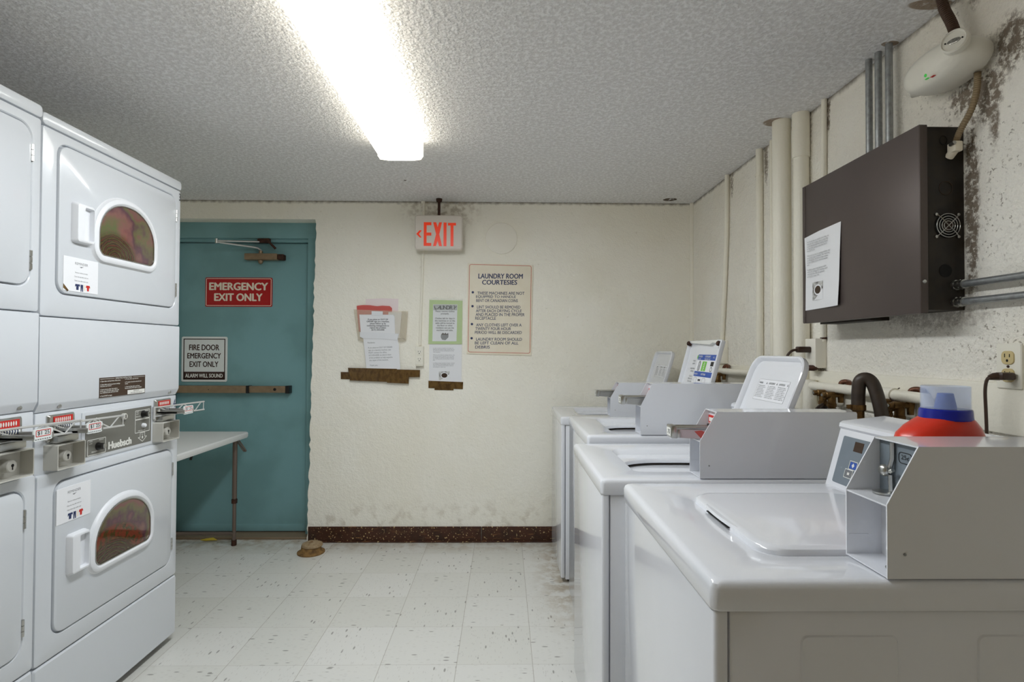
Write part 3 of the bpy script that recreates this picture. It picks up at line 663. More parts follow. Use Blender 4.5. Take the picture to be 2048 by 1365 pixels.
# neighbour stack (no stickers or numbers visible): copied before those are added
D2 = copy_tree(DR); D2.location.y -= 0.744; D2.location.x += 0.006; D2.location.z += 0.010
D2['label'] = 'white stacked dryer at the picture edge, nearer than the one numbered 3 and 4'
card(du, 1.806, 1.959, 1.451, 1.564, True); card(dl, 1.794, 1.940, 0.697, 0.812, False)
b = MB(onleft(XD + 0.0006)); b.fit('3', 2.442, 2.454, 1.912, 1.944, 0.0); b.build('number', 'printk', DR, smooth=0)
b = MB(onleft(XD - 0.0096)); b.fit('4', 2.436, 2.4535, 1.008, 1.044, 0.0); b.build('number', 'printn', DR, smooth=0)
for o in list(D2.children_recursive): pass

# ------------------------------------------------------------------ washers
XW = 1.0
def washer(name, label, xf, yn, yf, zt, bx, lid, slide, hinge, tilt, zlid, lidr, squ=False):
    """xf front face, yn/yf near and far sides, zt top, bx = (xf, yn, width, height) of the coin box"""
    t = thing(name, ((xf + XW) / 2, (yn + yf) / 2, 0), label, 'washer', 'white top-loading coin washers')
    xs = xf + 0.028
    b = MB(); b.box(xs, XW, yn + 0.006, yf - 0.006, 0.02, zt - 0.040, 0.004)
    Fn = frame((0, yn + 0.006, 0), (1, 0, 0), (0, 0, 1), (0, -1, 0))
    for u0, u1 in ((xf + 0.132, xf + 0.279), (xf + 0.396, xf + 0.54)):
        b.loft([rr(u0, u1, 0.30, zt - 0.080, 0.01, 4, -0.001), rr(u0 + 0.003, u1 - 0.003, 0.303, zt - 0.083, 0.01, 4, 0.002)], Mx=Fn)
    b.build('cabinet', 'white2', t)
    b = MB(); b.box(xf + 0.004, xs - 0.002, yn + 0.003, yf - 0.003, 0.028, zt - 0.0405, 0.007, 3); b.build('front_panel', 'white2', t)
    for y in (yn + 0.05, yf - 0.05):
        for x in (xf + 0.06, XW - 0.06):
            b = MB(); b.cyl((x, y, 0), (x, y, 0.022), 0.018, n=14); b.build('foot', 'rubber', t)
    # moulded top with recess and tub opening
    rx0, rx1, ry0, ry1 = xf + 0.122, 0.808, yn + 0.106, yn + 0.106 + (0.372 if not squ else 0.43)
    cx0, cx1, cy0, cy1 = xf + 0.126, xf + 0.50, ry0 + 0.040, ry1 - 0.085
    def o(i, z): return rr(xf + i, XW - i, yn + i, yf - i, 0.014, 8, z)
    def e(i, z): return rr(cx0 + i, cx1 - i, cy0 + i, cy1 - i, (0.15 - i, 0.098 - i * 0.8), 8, z)
    b = MB(); rz = 0.004 if lid == 'closed' else 0.018
    L = [o(0.002, zt - 0.044), o(0, zt - 0.040), o(0, zt - 0.012), o(0.0025, zt - 0.005), o(0.007, zt - 0.0012), o(0.014, zt), rr(rx0 - 0.006, rx1 + 0.006, ry0 - 0.006, ry1 + 0.006, 0.035, 8, zt), rr(rx0, rx1, ry0, ry1, 0.032, 8, zt - 0.003), rr(rx0 + 0.010, rx1 - 0.010, ry0 + 0.008, ry1 - 0.012, 0.03, 8, zt - rz)]
    if lid != 'closed': L += [e(0, zt - rz - 0.001), e(0.003, zt - rz - 0.004), e(0.005, zt - rz - 0.012), e(0.002, zt - rz - 0.0145)]
    b.loft(L, False, lid == 'closed'); b.build('top_panel', 'white2', t)
    if lid != 'closed':
        b = MB(); b.loft([e(-0.012, zt - 0.062), e(0.0, zt - 0.057), e(0.010, zt - 0.060), e(0.014, zt - 0.092), e(0.014, zt - 0.12)], False, False)
        b.loft([rr(cx0 + 0.13, cx0 + 0.20, zt - 0.09, zt - 0.066, [0.002, 0.002, 0.004, (0.05, 0.024)], 6, w) for w in (-(cy1 - 0.020), -(cy1 - 0.010))], Mx=frame((0, 0, 0), (1, 0, 0), (0, 0, 1), (0, -1, 0))); b.build('tub_ring', 'ivory', t)
        b = MB(); b.loft([e(-0.002, zt - rz - 0.012), e(-0.014, zt - rz - 0.014), e(-0.014, zt - 0.066), e(0.012, zt - 0.12), e(0.03, zt - 0.30)], False, True); b.build('tub', 'tub', t)
        b = MB(); cx, cy = (cx0 + cx1) / 2, (cy0 + cy1) / 2; b.lathe([(0.055, 0), (0.035, 0.05), (0.022, 0.10), (0.02, 0.16), (0.012, 0.17)], (cx, cy, zt - 0.30), (0, 0, 1), 20); b.build('agitator', 'ivory', t)
    # rear console
    k = 0.0 if lid == 'closed' else 0.03
    prof = [(0.826 + k, zt - 0.002), (0.866 + k, zt + 0.140), (0.862 + k, zt + 0.146), (0.864 + k, zt + 0.155), (0.872 + k, zt + 0.160), (XW - 0.02, zt + 0.172), (XW - 0.008, zt + 0.165), (XW - 0.002, zt + 0.15), (XW - 0.002, zt - 0.002)]
    b = MB(frame((0, 0, 0), (1, 0, 0), (0, 0, 1), (0, 1, 0))); b.prism(prof, yn + 0.012, yf - 0.006); con = b.build('console', 'white2', t)
    d = Vector((0.040, 0, 0.142)).normalized(); n = Vector((-d.z, 0, d.x))
    Fp = frame((0.826 + k, 0, zt), (0, -1, 0), tuple(d), tuple(n))
    b = MB(Fp); b.plate(-(yf - 0.03), -(yn + 0.04), 0.012, 0.130, -0.001, 0.0012, 0.004, 0.0004); b.build('console_panel', 'washpanel', con)
    if lid == 'closed':
        b = MB(Fp); b.box(-1.345, -1.312, 0.098, 0.122, 0.001, 0.0018); b.build('display', 'brownlabel', con, smooth=0)
        b = MB(Fp); b.mi = 0; b.box(-1.342, -1.318, 0.056, 0.072, 0.001, 0.0018); b.mi = 1; b.box(-1.352, -1.328, 0.034, 0.050, 0.001, 0.0018); b.build('button', ['printb', 'printg'], con, smooth=0)
        b = MB(frame(Fp @ Vector((0, 0, 0.002)), (0, -1, 0), tuple(d), tuple(n))); b.ring(-1.345, -1.315, 0.053, 0.075, 0.0015, 0, 0.0002, 0.001); b.ring(-1.355, -1.325, 0.031, 0.053, 0.0015, 0, 0.0002, 0.001); b.prism([(-1.330, 0.058), (-1.325, 0.064), (-1.330, 0.070), (-1.335, 0.064)], 0, 0.0002); b.box(-1.344, -1.336, 0.039, 0.045, 0, 0.0002); b.build('button_marks', 'printw', con, smooth=0)
    # coin box: sheet-metal hood with a hollow front
    bf, by, bw, bh = bx; x1 = XW + 0.004; z0 = zt + 0.002; th = 0.0025; zs = z0 + bh * 0.56; xt = bf + 0.048
    Fs = frame((0, 0, 0), (1, 0, 0), (0, 0, 1), (0, 1, 0))
    side = [(bf, z0), (x1, z0), (x1, z0 + bh - 0.004), (x1 - 0.004, z0 + bh), (xt, z0 + bh), (bf, zs)]
    b = MB(Fs)
    for a in (by, by + bw - th): b.prism(side, a, a + th)
    ia, ib = by + th * 0.5, by + bw - th * 0.5
    b.box(bf + 0.0004, x1 - 0.0004, z0 + 0.0003, z0 + th, ia, ib); b.box(xt + 0.0003, x1 - 0.001, z0 + bh - th, z0 + bh - 0.0002, ia, ib); b.box(x1 - th, x1 - 0.0003, z0 + 0.001, z0 + bh - 0.005, ia, ib)
    b.box(bf + 0.0006, bf + 0.07, zs - th - 0.001, zs - 0.001, ia, ib); b.box(bf + 0.058, bf + 0.062, z0 + 0.001, z0 + bh - 0.001, ia, ib)
    b.box(bf + 0.004, bf + 0.036, z0 + 0.034, z0 + 0.035, by + bw - th - 0.001, by + bw - th)
    cb = b.build('coin_box', 'white2', t, smooth=0)
    for (x, z) in ((bf + 0.026, z0 + 0.036),):
        b = MB(Fs); b.lathe([(0.0022, 0), (0.0022, 0.0012), (0.001, 0.0016)], (x, z, by), (0, 0, -1), 12); b.build('rivet', 'galv', cb)
    xm = bf + 0.058
    if slide == 'vertical':
        Fv = frame((xm, by + bw / 2, 0), (0, -1, 0), (0, 0, 1), (-1, 0, 0))
        b = MB(Fv); b.loft([rr(-bw / 2 + th, bw / 2 - th, zs, z0 + bh - th, 0.001, 3, 0.0), rr(-bw / 2 + th, bw / 2 - th, zs, z0 + bh - th, 0.001, 3, 0.002)]); b.build('coin_plate', 'washpanel', cb)
        b = MB(Fv); b.ring(-0.003, 0.026, z0 + bh - 0.034, z0 + bh - 0.016, 0.0012, 0.002, 0.0026, 0.006); b.build('price_tag', 'printk', cb, smooth=0)
        b = MB(frame((xm - 0.0026, by + bw / 2, 0), (0, -1, 0), (0, 0, 1), (-1, 0, 0))); b.fit('25\u00a2', 0.003, 0.020, z0 + bh - 0.029, z0 + bh - 0.020); b.build('lettering', 'printk', cb, smooth=0)
        Fw = frame((xm, by + bw / 2 + 0.012, 0), (0, -1, 0), (0, 0, 1), (-1, 0, 0))
        b = MB(Fw); b.tube([(0.000, z0 + bh - 0.004, 0.006), (0.0, z0 + bh - 0.03, 0.006), (-0.003, z0 + bh - 0.045, 0.008), (-0.004, z0 + bh - 0.052, 0.01)], 0.0035, 8); b.ell((-0.010, z0 + bh - 0.05, 0.012), 0.010, 0.010, 0.008, 16, 8)
        b.tube([(0.002, z0 + bh - 0.05, 0.012), (0.010, z0 + bh - 0.046, 0.012)], 0.003, 8); b.tube([(-0.003, z0 + bh - 0.056, 0.007), (-0.002, zs + 0.002, 0.007)], 0.0035, 8); b.build('coin_slide', 'steel', cb)
        b = MB(Fw); b.lathe([(0.016, 0), (0.016, 0.003), (0.012, 0.004)], (-0.006, zs, 0.016), (0, 1, 0), 20); b.build('coin_cup', 'steel', cb)
        b = MB(frame((0, 0, 0), (1, 0, 0), (0, 1, 0), (0, 0, 1))); b.lathe([(0.009, 0), (0.009, 0.002), (0.004, 0.004)], (bf + 0.030, by + bw * 0.33, z0 + th), (0, 0, 1), 18); b.build('bolt', 'galv', cb); b = MB(frame((0, 0, 0), (1, 0, 0), (0, 1, 0), (0, 0, 1))); b.lathe([(0.009, 0.0), (0.009, 0.003), (0.004, 0.005)], (xm, by + bw * 0.3, z0 + 0.03), (-1, 0, 0), 18); b.build('lock', 'galv', cb)
    else:
        z = zs + 0.036; ya, yb = by + bw * 0.30, by + bw * 0.74; xe = xt - 0.118
        b = MB(); b.box(xe + 0.012, xm, ya, yb, z - 0.004, z, 0.001); b.box(xe + 0.012, xm, yb - 0.003, yb, z - 0.012, z + 0.002, 0.001)
        b.prism([(xe + 0.012, z - 0.030), (xm - 0.03, z - 0.036), (xm - 0.004, z - 0.008), (xe + 0.012, z - 0.006)], ya, ya + 0.003, Mx=Fs)
        b.build('coin_slide', 'steel', cb)
        if slide == 'red':
            b = MB(Fs); b.mi = 0; b.prism([(xe + 0.016, z - 0.029), (xm - 0.030, z - 0.035), (xm - 0.006, z - 0.009), (xe + 0.016, z - 0.008)], ya - 0.0004, ya); b.mi = 1
            b.prism([(xm - 0.065, z - 0.012), (xm - 0.045, z - 0.033), (xm - 0.030, z - 0.034), (xm - 0.008, z - 0.010), (xm - 0.03, z - 0.016), (xm - 0.045, z - 0.0095)], ya - 0.0008, ya - 0.0003); b.build('slide_plate', ['pinkslide', 'redpaper'], cb, smooth=0)
        b = MB(); b.box(xe - 0.004, xe + 0.014, ya - 0.006, yb + 0.006, z - 0.032, z + 0.004, 0.003); b.box(xe + 0.014, xe + 0.022, ya - 0.003, ya + 0.004, z - 0.030, z - 0.008, 0.001); b.build('price_tag', 'steel', cb)
        Ft = frame((xe - 0.0045, (ya + yb) / 2, 0), (0, -1, 0), (0, 0, 1), (-1, 0, 0))
        b = MB(Ft); b.box(-0.019, 0.019, z - 0.026, z - 0.003, 0, 0.0006); b.build('tag_face', 'printw', cb, smooth=0)
        b = MB(frame((xe - 0.0054, (ya + yb) / 2, 0), (0, -1, 0), (0, 0, 1), (-1, 0, 0))); b.fit('.75', -0.012, 0.012, z - 0.020, z - 0.008, 0.02); b.build('lettering', 'printk', cb, smooth=0)
        Fm = frame((xm, by + bw / 2, 0), (0, -1, 0), (0, 0, 1), (-1, 0, 0))
        b = MB(Fm); b.box(-0.036, 0.036, z + 0.004, z + 0.030, 0, 0.004); b.build('red_label', 'printr', cb, smooth=0)
        b = MB(Fm); b.box(-0.030, 0.030, z + 0.012, z + 0.024, 0.0042, 0.0046)
        for q in range(9): b.box(-0.034 + q * 0.008, -0.031 + q * 0.008, z + 0.005, z + 0.009, 0.0042, 0.0046)
        b.build('label_marks', 'printw', cb, smooth=0)
        b = MB(Fm); b.box(-0.032, 0.032, z - 0.002, z + 0.004, 0, 0.010); b.build('slide_slot', 'black', cb, smooth=0)
    # lid
    if lid == 'closed':
        ax0, ax1, ay0, ay1 = rx0 + 0.003, rx1 - 0.003, ry0 + 0.003, ry1 - 0.003
        b = MB(); R = 0.05
        b.loft([rr(ax0, ax1, ay0, ay1, R, 8, zt - 0.004), rr(ax0, ax1, ay0, ay1, R, 8, zt + 0.003), rr(ax0 + 0.002, ax1 - 0.002, ay0 + 0.002, ay1 - 0.002, R, 8, zt + 0.007), rr(ax0 + 0.008, ax1 - 0.006, ay0 + 0.008, ay1 - 0.008, R - 0.004, 8, zt + 0.010), rr(ax0 + 0.016, ax1 - 0.012, ay0 + 0.016, ay1 - 0.016, R - 0.01, 8, zt + 0.0108)])
        ld = b.build('lid', 'white2', t)
        b = MB(); b.loft([[(ax0 - 0.004 + q[0], ay0 + 0.19 + q[1], zt + w) for q in ((0, -0.055), (0.012, -0.06), (0.012, 0.06), (0, 0.055))] for w in (0.0005, 0.002)]); b.build('finger_slot', 'dark', ld)
        b = MB(); b.loft([[(ax0 + 0.006 + 0.010 * cos(a), ay0 + 0.19 + 0.085 * sin(a), zt + 0.004) for a in [q * pi / 12 for q in range(24)]], [(ax0 + 0.008 + 0.010 * cos(a), ay0 + 0.19 + 0.08 * sin(a), zt + 0.0095) for a in [q * pi / 12 for q in range(24)]]]); b.build('lid_grip', 'white2', ld)
        return t
    y0l, y1l = ry0 + 0.006, ry1 - 0.004
    d = Vector((sin(tilt), 0, cos(tilt))); n = Vector((-cos(tilt), 0, sin(tilt)))
    Fl = frame((hinge, 0, zt - 0.004), (0, -1, 0), tuple(d), tuple(n)); h = (zlid - zt + 0.004) / cos(tilt)
    q = lidr; ww = y1l - y0l
    def ll(i, w, rad): return rr(-y1l + i, -y0l - i, i, h - i, [0.012, 0.012, max(rad - i * 0.5, 0.004), max(rad - i * 0.5, 0.004)], 8, w)
    b = MB(Fl)
    b.loft([ll(0.010, -0.016, q), ll(0.003, -0.014, q), ll(0, -0.008, q), ll(0, 0.004, q), ll(0.003, 0.007, q), ll(0.007, 0.007, q), ll(0.011, 0.004, q), ll(0.016, -0.008, q), ll(0.026, -0.010, q)])
    ld = b.build('lid', 'white2', t)
    for u, v in ((-y0l - 0.022, 0.36 * h),) if not squ else ((-y0l - 0.020, h - 0.018), (-y1l + 0.018, h - 0.014)):
        b = MB(Fl); b.lathe([(0.009, -0.012), (0.009, -0.001), (0.006, 0.003), (0.001, 0.004)] if not squ else [(0.011, -0.004), (0.011, 0.012), (0.007, 0.016), (0.001, 0.016)], (u, v, 0), (0, 0, 1), 16); b.build('bumper', 'outletd' if not squ else 'rust', ld)
    t['_frame'] = 0
    del t['_frame']
    Q = lambda w: frame(Fl @ Vector((0, 0, w)), (0, -1, 0), tuple(d), tuple(n))
    if not squ:
        b = MB(Q(-0.0098)); u0, u1, v0, v1 = -y1l + 0.22 * ww, -y1l + 0.80 * ww, 0.58 * h, 0.78 * h
        b.plate(u0, u1, v0, v1, 0, 0.0003, 0.002, 0.0001); b.build('instruction_label', 'paper', ld, smooth=0)
        b = MB(Q(-0.0093)); b.ring(u0, u1, v0, v1, 0.0006, 0, 0.0001, 0.002)
        for c3, (head, body) in enumerate((('WARNING', 'To reduce the risk of fire'), ('AVERTISSEMENT', 'Pour reduire les risques'), ('ADVERTENCIA', 'Para reducir los riesgos'))):
            uu = u0 + 0.006 + c3 * (u1 - u0) / 3; b.text(head, uu, v1 - 0.016, 0.0095, 'l', bold=0.03, xs=0.62)
            for r_ in range(8): b.text((body + ' of clothes wash')[r_ % 4: 24 + (r_ * 5) % 9], uu, v1 - 0.025 - r_ * 0.0058, 0.0062, 'l', xs=0.85)
            b.prism([(uu + 0.052, v1 - 0.016), (uu + 0.060, v1 - 0.016), (uu + 0.056, v1 - 0.008)], 0, 0.0001)
        b.build('lettering', 'printg', ld, smooth=0)
    else:
        u0, u1 = -y1l + 0.36 * ww, -y1l + 0.88 * ww; v0, v1 = 0.44 * h, 0.84 * h
        b = MB(Q(-0.0098)); b.plate(u0, u1, v0, v1, 0, 0.0003, 0.001, 0.0001); b.build('instruction_label', 'paper', ld, smooth=0)
        b = MB(Q(-0.0093)); b.box(u0, u1, v1 - 0.026, v1, 0, 0.0001); b.box(u0, u1, v1 - 0.104, v1 - 0.080, 0, 0.0001); b.build('blue_band', 'printb', ld, smooth=0)
        b = MB(Q(-0.0093)); b.box(u0 + 0.075, u0 + 0.128, v1 - 0.077, v1 - 0.032, 0, 0.0001); b.box(u0 - 0.012, u0 - 0.001, v1 - 0.02, v1 - 0.004, 0, 0.0001); b.build('green_patch', 'printgr', ld, smooth=0)
        b = MB(Q(-0.0090))
        b.text('POWDER', u0 + 0.006, v1 - 0.013, 0.012, 'l', bold=0.02); b.text('LIQUID', u0 + 0.006, v1 - 0.025, 0.011, 'l'); b.text('DETERGENT', u0 + 0.09, v1 - 0.013, 0.012, 'l', bold=0.02); b.text('REGULAR USE', u0 + 0.09, v1 - 0.025, 0.011, 'l'); b.text('FILL', u1 - 0.03, v1 - 0.016, 0.011, 'l')
        b.text('BLEACH', u0 + 0.006, v1 - 0.096, 0.012, 'l', bold=0.02); b.text('SOFTENER', u0 + 0.09, v1 - 0.096, 0.012, 'l', bold=0.02)
        for r_ in range(5): b.box(u0 + 0.094, u0 + 0.11, v1 - 0.074 + r_ * 0.008, v1 - 0.070 + r_ * 0.008, 0, 0.0001)
        b.build('label_heading', 'printw', ld, smooth=0)
        b = MB(Q(-0.0091)); b.ring(u0 + 0.028, u0 + 0.052, v1 - 0.078, v1 - 0.030, 0.003, 0, 0.0001, 0.011); b.ring(u0 + 0.034, u0 + 0.048, v1 - 0.072, v1 - 0.036, 0.002, 0, 0.0001, 0.006); b.box(u1 - 0.042, u1 - 0.008, v1 - 0.052, v1 - 0.032, 0, 0.0001); b.ring(u1 - 0.036, u1 - 0.012, v1 - 0.078, v1 - 0.056, 0.003, 0, 0.0001, 0.01)
        b.box(u0 + 0.07, u0 + 0.10, v1 - 0.124, v1 - 0.116, 0, 0.0001); b.ring(u0 + 0.012, u0 + 0.05, v1 - 0.138, v1 - 0.108, 0.001, 0, 0.0001, 0.012); b.ring(u0 + 0.12, u0 + 0.16, v1 - 0.138, v1 - 0.108, 0.001, 0, 0.0001, 0.012); b.build('label_picture', 'printk', ld, smooth=0)
        b = MB(Q(-0.0093))
        for r_, s_ in enumerate(('How to', 'operate', '', 'Load clothes', 'add soap', '', 'Close lid', 'Select cycle', 'Insert coins', '', 'Push start', 'Lid locks', 'when running', 'Remove load', 'promptly')):
            if s_: b.text(s_, u0 - 0.016 - 0.022, v1 - 0.035 - r_ * 0.0125, 0.0125, 'c', xs=0.9)
        b.build('lettering', 'printg', ld, smooth=0)
        b = MB(Q(0.0072)); b.prism([(-y1l + 0.03, h - 0.004), (-y0l - 0.04, h - 0.003), (-y0l - 0.045, h - 0.016), (-y0l - 0.09, h - 0.013), (-y0l - 0.12, h - 0.022), (-y1l + 0.06, h - 0.012)], -0.016, 0.0004); b.build('adhesive_residue', 'printw', ld, smooth=0)
        b = MB(Q(-0.0090)); b.prism([(-y0l - 0.055, h - 0.030), (-y0l - 0.030, h - 0.022), (-y0l - 0.026, h - 0.045), (-y0l - 0.034, h - 0.066), (-y0l - 0.048, h - 0.040)], 0, 0.0003); b.build('grime_patch', 'printg', ld, smooth=0)
    return t
washer('washing_machine', 'nearest white washer with its lid closed and the red bottle on top', 0.306, 0.814, 1.425, 0.925, (0.568, 0.818, 0.100, 0.195), 'closed', 'vertical', 0, 0, 0, 0)
washer('washing_machine', 'white washer with round-cornered lid raised and a red-marked coin slide pulled out', 0.273, 1.562, 2.178, 0.900, (0.555, 1.567, 0.088, 0.188), 'open', 'red', 0.790, radians(21.8), 1.245, 0.055)
washer('washing_machine', 'white washer whose raised square lid carries a blue and green instruction label', 0.335, 2.225, 2.875, 0.922, (0.550, 2.228, 0.092, 0.206), 'open', 'plain', 0.822, radians(15), 1.31, 0.008, True)
washer('washing_machine', 'white washer in the far corner against the end wall, lid raised', 0.309, 3.015, 3.605, 0.900, (0.580, 3.019, 0.088, 0.184), 'open', 'plain', 0.850, radians(17), 1.258, 0.04)

# ------------------------------------------------------------------ end wall: exit sign, cover, notices
t = thing('exit_sign', (-0.424, 3.58, 1.907), 'lit EXIT sign with red letters hanging by a brown rod from the ceiling', 'exit sign')
b = MB(onback(3.60)); b.plate(-0.577, -0.271, 1.908, 2.130, -0.020, 0.030, 0.018, 0.006); b.build('housing', 'exitbody', t)
b = MB(onback(3.60)); b.lathe([(0.012, 0), (0.009, 0.004), (0.009, 0.092), (0.018, 0.098), (0.02, 0.108), (0.02, 0.116)], (-0.425, 2.127, 0.0), (0, 1, 0), 16); b.build('rod', 'rust', t)
X0, Z0, kx, kz = -0.575, 2.139, 1 / 15.17 * 3.57 / 1111, 1 / 15.17 * 3.57 / 1111
def ex(pts, nm='letter'):
    b = MB(onback(3.5697)); b.prism([(X0 + p[0] * kx, Z0 - (p[1] - 10) * kz) for p in pts], 0, 0.0012); b.build(nm, 'exitred', t, smooth=0)
ex([(265, 275), (495, 275), (495, 365), (350, 365), (350, 590), (495, 590), (495, 680), (350, 680), (350, 905), (495, 905), (495, 995), (265, 995)])
ex([(550, 275), (640, 275), (685, 430), (730, 275), (815, 275), (735, 640), (820, 1000), (730, 1000), (685, 840), (635, 1000), (548, 1000), (640, 640)])
ex([(865, 280), (955, 280), (955, 1000), (865, 1000)])
ex([(1000, 290), (1240, 290), (1240, 370), (1165, 370), (1165, 1000), (1078, 1000), (1078, 370), (1000, 370)])
ex([(40, 632), (140, 520), (205, 525), (118, 635), (200, 740), (150, 745)], 'arrow')
b = MB(onback(3.67)); b.lathe([(0.1045, 0.0), (0.1045, 0.006), (0.1015, 0.008), (0.05, 0.0095), (0.001, 0.01)], (-0.020, 2.001, 0), (0, 0, 1), 48)
tag(b.build('cover_plate', 'cover', origin=(-0.02, 3.67, 2.0)), 'round cream-painted cover plate high on the end wall beside the exit sign', 'cover plate')

b = MB(onback(3.67)); b.loft([[(u, v, w) for u, v in ((-0.246, 1.236), (0.179, 1.226), (0.191, 1.824), (-0.241, 1.836))] for w in (0.0005, 0.006)])
cs = tag(b.build('notice_board', 'coursign', origin=(-0.03, 3.668, 1.23)), 'cream LAUNDRY ROOM COURTESIES board with navy hand-painted rules', 'sign')
b = MB(onback(3.6638))
for q in (0.0016,):
    a_, c_ = rr(-0.2345, 0.1765, 1.2425, 1.824, 0.014, 5), rr(-0.2345 + 0.0032, 0.1765 - 0.0032, 1.2425 + 0.0032, 1.824 - 0.0032, 0.011, 5)
    sk = lambda p: (p[0] + (p[1] - 1.53) * 0.012, p[1] - p[0] * 0.02, p[2])
    b.loft([[sk(p) for p in a_], [sk(p) for p in c_]], False, False)
b.build('border', 'redred', cs, smooth=0)
kk = 3.67 / 1111 * 300 / 1241
def cz_(x, y): return (-0.683 + x * kk, 2.278 - y * kk)
b = MB(onback(3.6637))
def ct(s_, x0, x1, y0, y1, bold=0.012):
    u0, v1 = cz_(x0, y0); u1, v0 = cz_(x1, y1); b.fit(s_, u0, u1, v0, v1, bold, 0.05)
OY = 0
ct('LAUNDRY ROOM', 640, 1010, 640, 682, 0.03); ct('COURTESIES', 672, 962, 692, 732, 0.03)
for s_, x0, x1, y0 in (('THESE MACHINES ARE NOT', 634, 1024, 790), ('EQUIPPED TO HANDLE', 622, 952, 821), ('BENT OR CANADIAN COINS', 624, 968, 851), ('LINT SHOULD BE REMOVED', 630, 990, 905), ('AFTER EACH DRYING CYCLE', 622, 1000, 936), ('AND PLACED IN THE PROPER', 620, 1024, 967), ('RECEPTACLE', 617, 788, 998),
                       ('ANY CLOTHES LEFT OVER A', 624, 1000, 1053), ('TWENTY FOUR HOUR', 618, 912, 1084), ('PERIOD WILL BE DISCARDED', 614, 1002, 1115), ('LAUNDRY ROOM SHOULD', 624, 1004, 1171), ('BE LEFT CLEAN OF ALL', 614, 974, 1202), ('DEBRIS', 617, 738, 1236)):
    ct(s_, x0, x1, y0, y0 + 25, 0.012)
for x, y in ((596, 796), (594, 911), (590, 1059), (588, 1176)):
    u, v = cz_(x, y); b.prism([(u + 0.008 * cos(q * pi / 8), v + 0.008 * sin(q * pi / 8)) for q in range(16)], 0, 0.0002)
b.build('lettering', 'printn', cs, smooth=0)

b = MB(); b.tube([(-0.533, 3.664, ZC), (-0.534, 3.662, 2.1), (-0.54, 3.662, 1.75), (-0.548, 3.663, 1.5), (-0.5535, 3.662, 1.29)], 0.0085, 10); 
for z in (1.86, 2.235): b.cyl((-0.54, 3.663, z - 0.008), (-0.54, 3.663, z + 0.008), 0.0115, n=12)
tag(b.build('conduit_pipe', 'pipepaint', origin=(-0.54, 3.66, 1.29)), 'thin cream-painted conduit running down the end wall to the white outlet', 'pipe')
b = MB(onback(3.67)); b.box(-0.578, -0.526, 1.155, 1.285, 0.0, 0.030, 0.004)
ot = tag(b.build('wall_outlet', 'pipepaint', origin=(-0.552, 3.67, 1.155)), 'white outlet box at the foot of the end-wall conduit', 'outlet')
b = MB(onback(3.64)); b.plate(-0.577, -0.529, 1.165, 1.282, 0, 0.002, 0.004, 0.001); b.build('face_plate', 'outlet', ot)
for z in (1.245, 1.198):
    b = MB(onback(3.638)); b.plate(-0.570, -0.536, z - 0.019, z + 0.019, 0, 0.0025, 0.012, 0.001); b.build('socket', 'outlet', ot)
    b = MB(onback(3.6353)); b.box(-0.561, -0.559, z, z + 0.009, 0, 0.0004); b.box(-0.547, -0.545, z, z + 0.009, 0, 0.0004); b.prism([(-0.553 + 0.003 * cos(q * pi / 5), z - 0.008 + 0.003 * sin(q * pi / 5)) for q in range(10)], 0, 0.0004); b.build('slots', 'dark', ot, smooth=0)

# left cluster of papers
PW = 3.67
def sheet(name, pts, w, m, label, cat, th=0.0008, sub=False, parent=None):
    b = MB(onback(PW)); b.loft([[(p[0], p[1], w + (p[2] if len(p) > 2 else 0)) for p in pts], [(p[0], p[1], w + th + (p[2] if len(p) > 2 else 0)) for p in pts]])
    if parent is not None: return b.build(name, m, parent, smooth=0)
    o = b.build(name, m, origin=(sum(p[0] for p in pts) / len(pts), PW - w, min(p[1] for p in pts)), smooth=0)
    return tag(o, label, cat) if label else o
sheet('paper_sheet', [(-0.91, 1.40), (-0.699, 1.40), (-0.697, 1.597), (-0.80, 1.600), (-0.912, 1.594)], 0.002, 'pinkpaper', 'pale pink sheet sticking up behind the wall pocket', 'paper')
sheet('folded_paper', [(-0.955, 1.38), (-0.735, 1.38), (-0.738, 1.535), (-0.752, 1.548), (-0.80, 1.551), (-0.835, 1.547), (-0.88, 1.553), (-0.93, 1.554), (-0.968, 1.549)], 0.006, 'redpaper', 'folded red papers tucked in the wall pocket', 'paper', 0.006)
p = thing('wall_pocket', (-0.81, 3.665, 1.32), 'clear yellowed plastic wall pocket holding red and white papers', 'document holder')
b = MB(onback(PW)); b.loft([[(-0.953, 1.322, w), (-0.93, 1.317, w), (-0.665, 1.317, w), (-0.645, 1.324, w), (-0.632, 1.514, w), (-0.986, 1.524, w)] for w in (0.016, 0.0175)]); b.build('front_sheet', 'film', p, smooth=0)
b = MB(onback(PW)); b.prism([(-0.986, 1.524), (-0.968, 1.523), (-0.938, 1.345), (-0.955, 1.322)], 0.0, 0.0185); b.build('side_edge', 'film', p, smooth=0)
b = MB(onback(PW)); b.prism([(-0.632, 1.514), (-0.672, 1.515), (-0.684, 1.345), (-0.643, 1.323)], 0.0, 0.0185); b.build('side_edge', 'film', p, smooth=0)
b = MB(onback(PW)); b.prism([(-0.953, 1.322), (-0.93, 1.314), (-0.665, 1.314), (-0.645, 1.323), (-0.66, 1.338), (-0.94, 1.338)], 0.0, 0.0185); b.build('bottom_edge', 'film', p, smooth=0)
sheet('paper_sheet', [(-0.76, 1.335), (-0.688, 1.335), (-0.672, 1.508), (-0.76, 1.508)], 0.0145, 'paper', 'plain white sheet at the right inside the wall pocket', 'paper')
n1 = sheet('paper_notice', [(-0.937, 1.362), (-0.714, 1.362), (-0.718, 1.480), (-0.726, 1.491), (-0.948, 1.491)], 0.020, 'paper', 'white typed OUT OF ORDER notice taped over the wall pocket', 'notice')
b = MB(onback(PW - 0.0212))
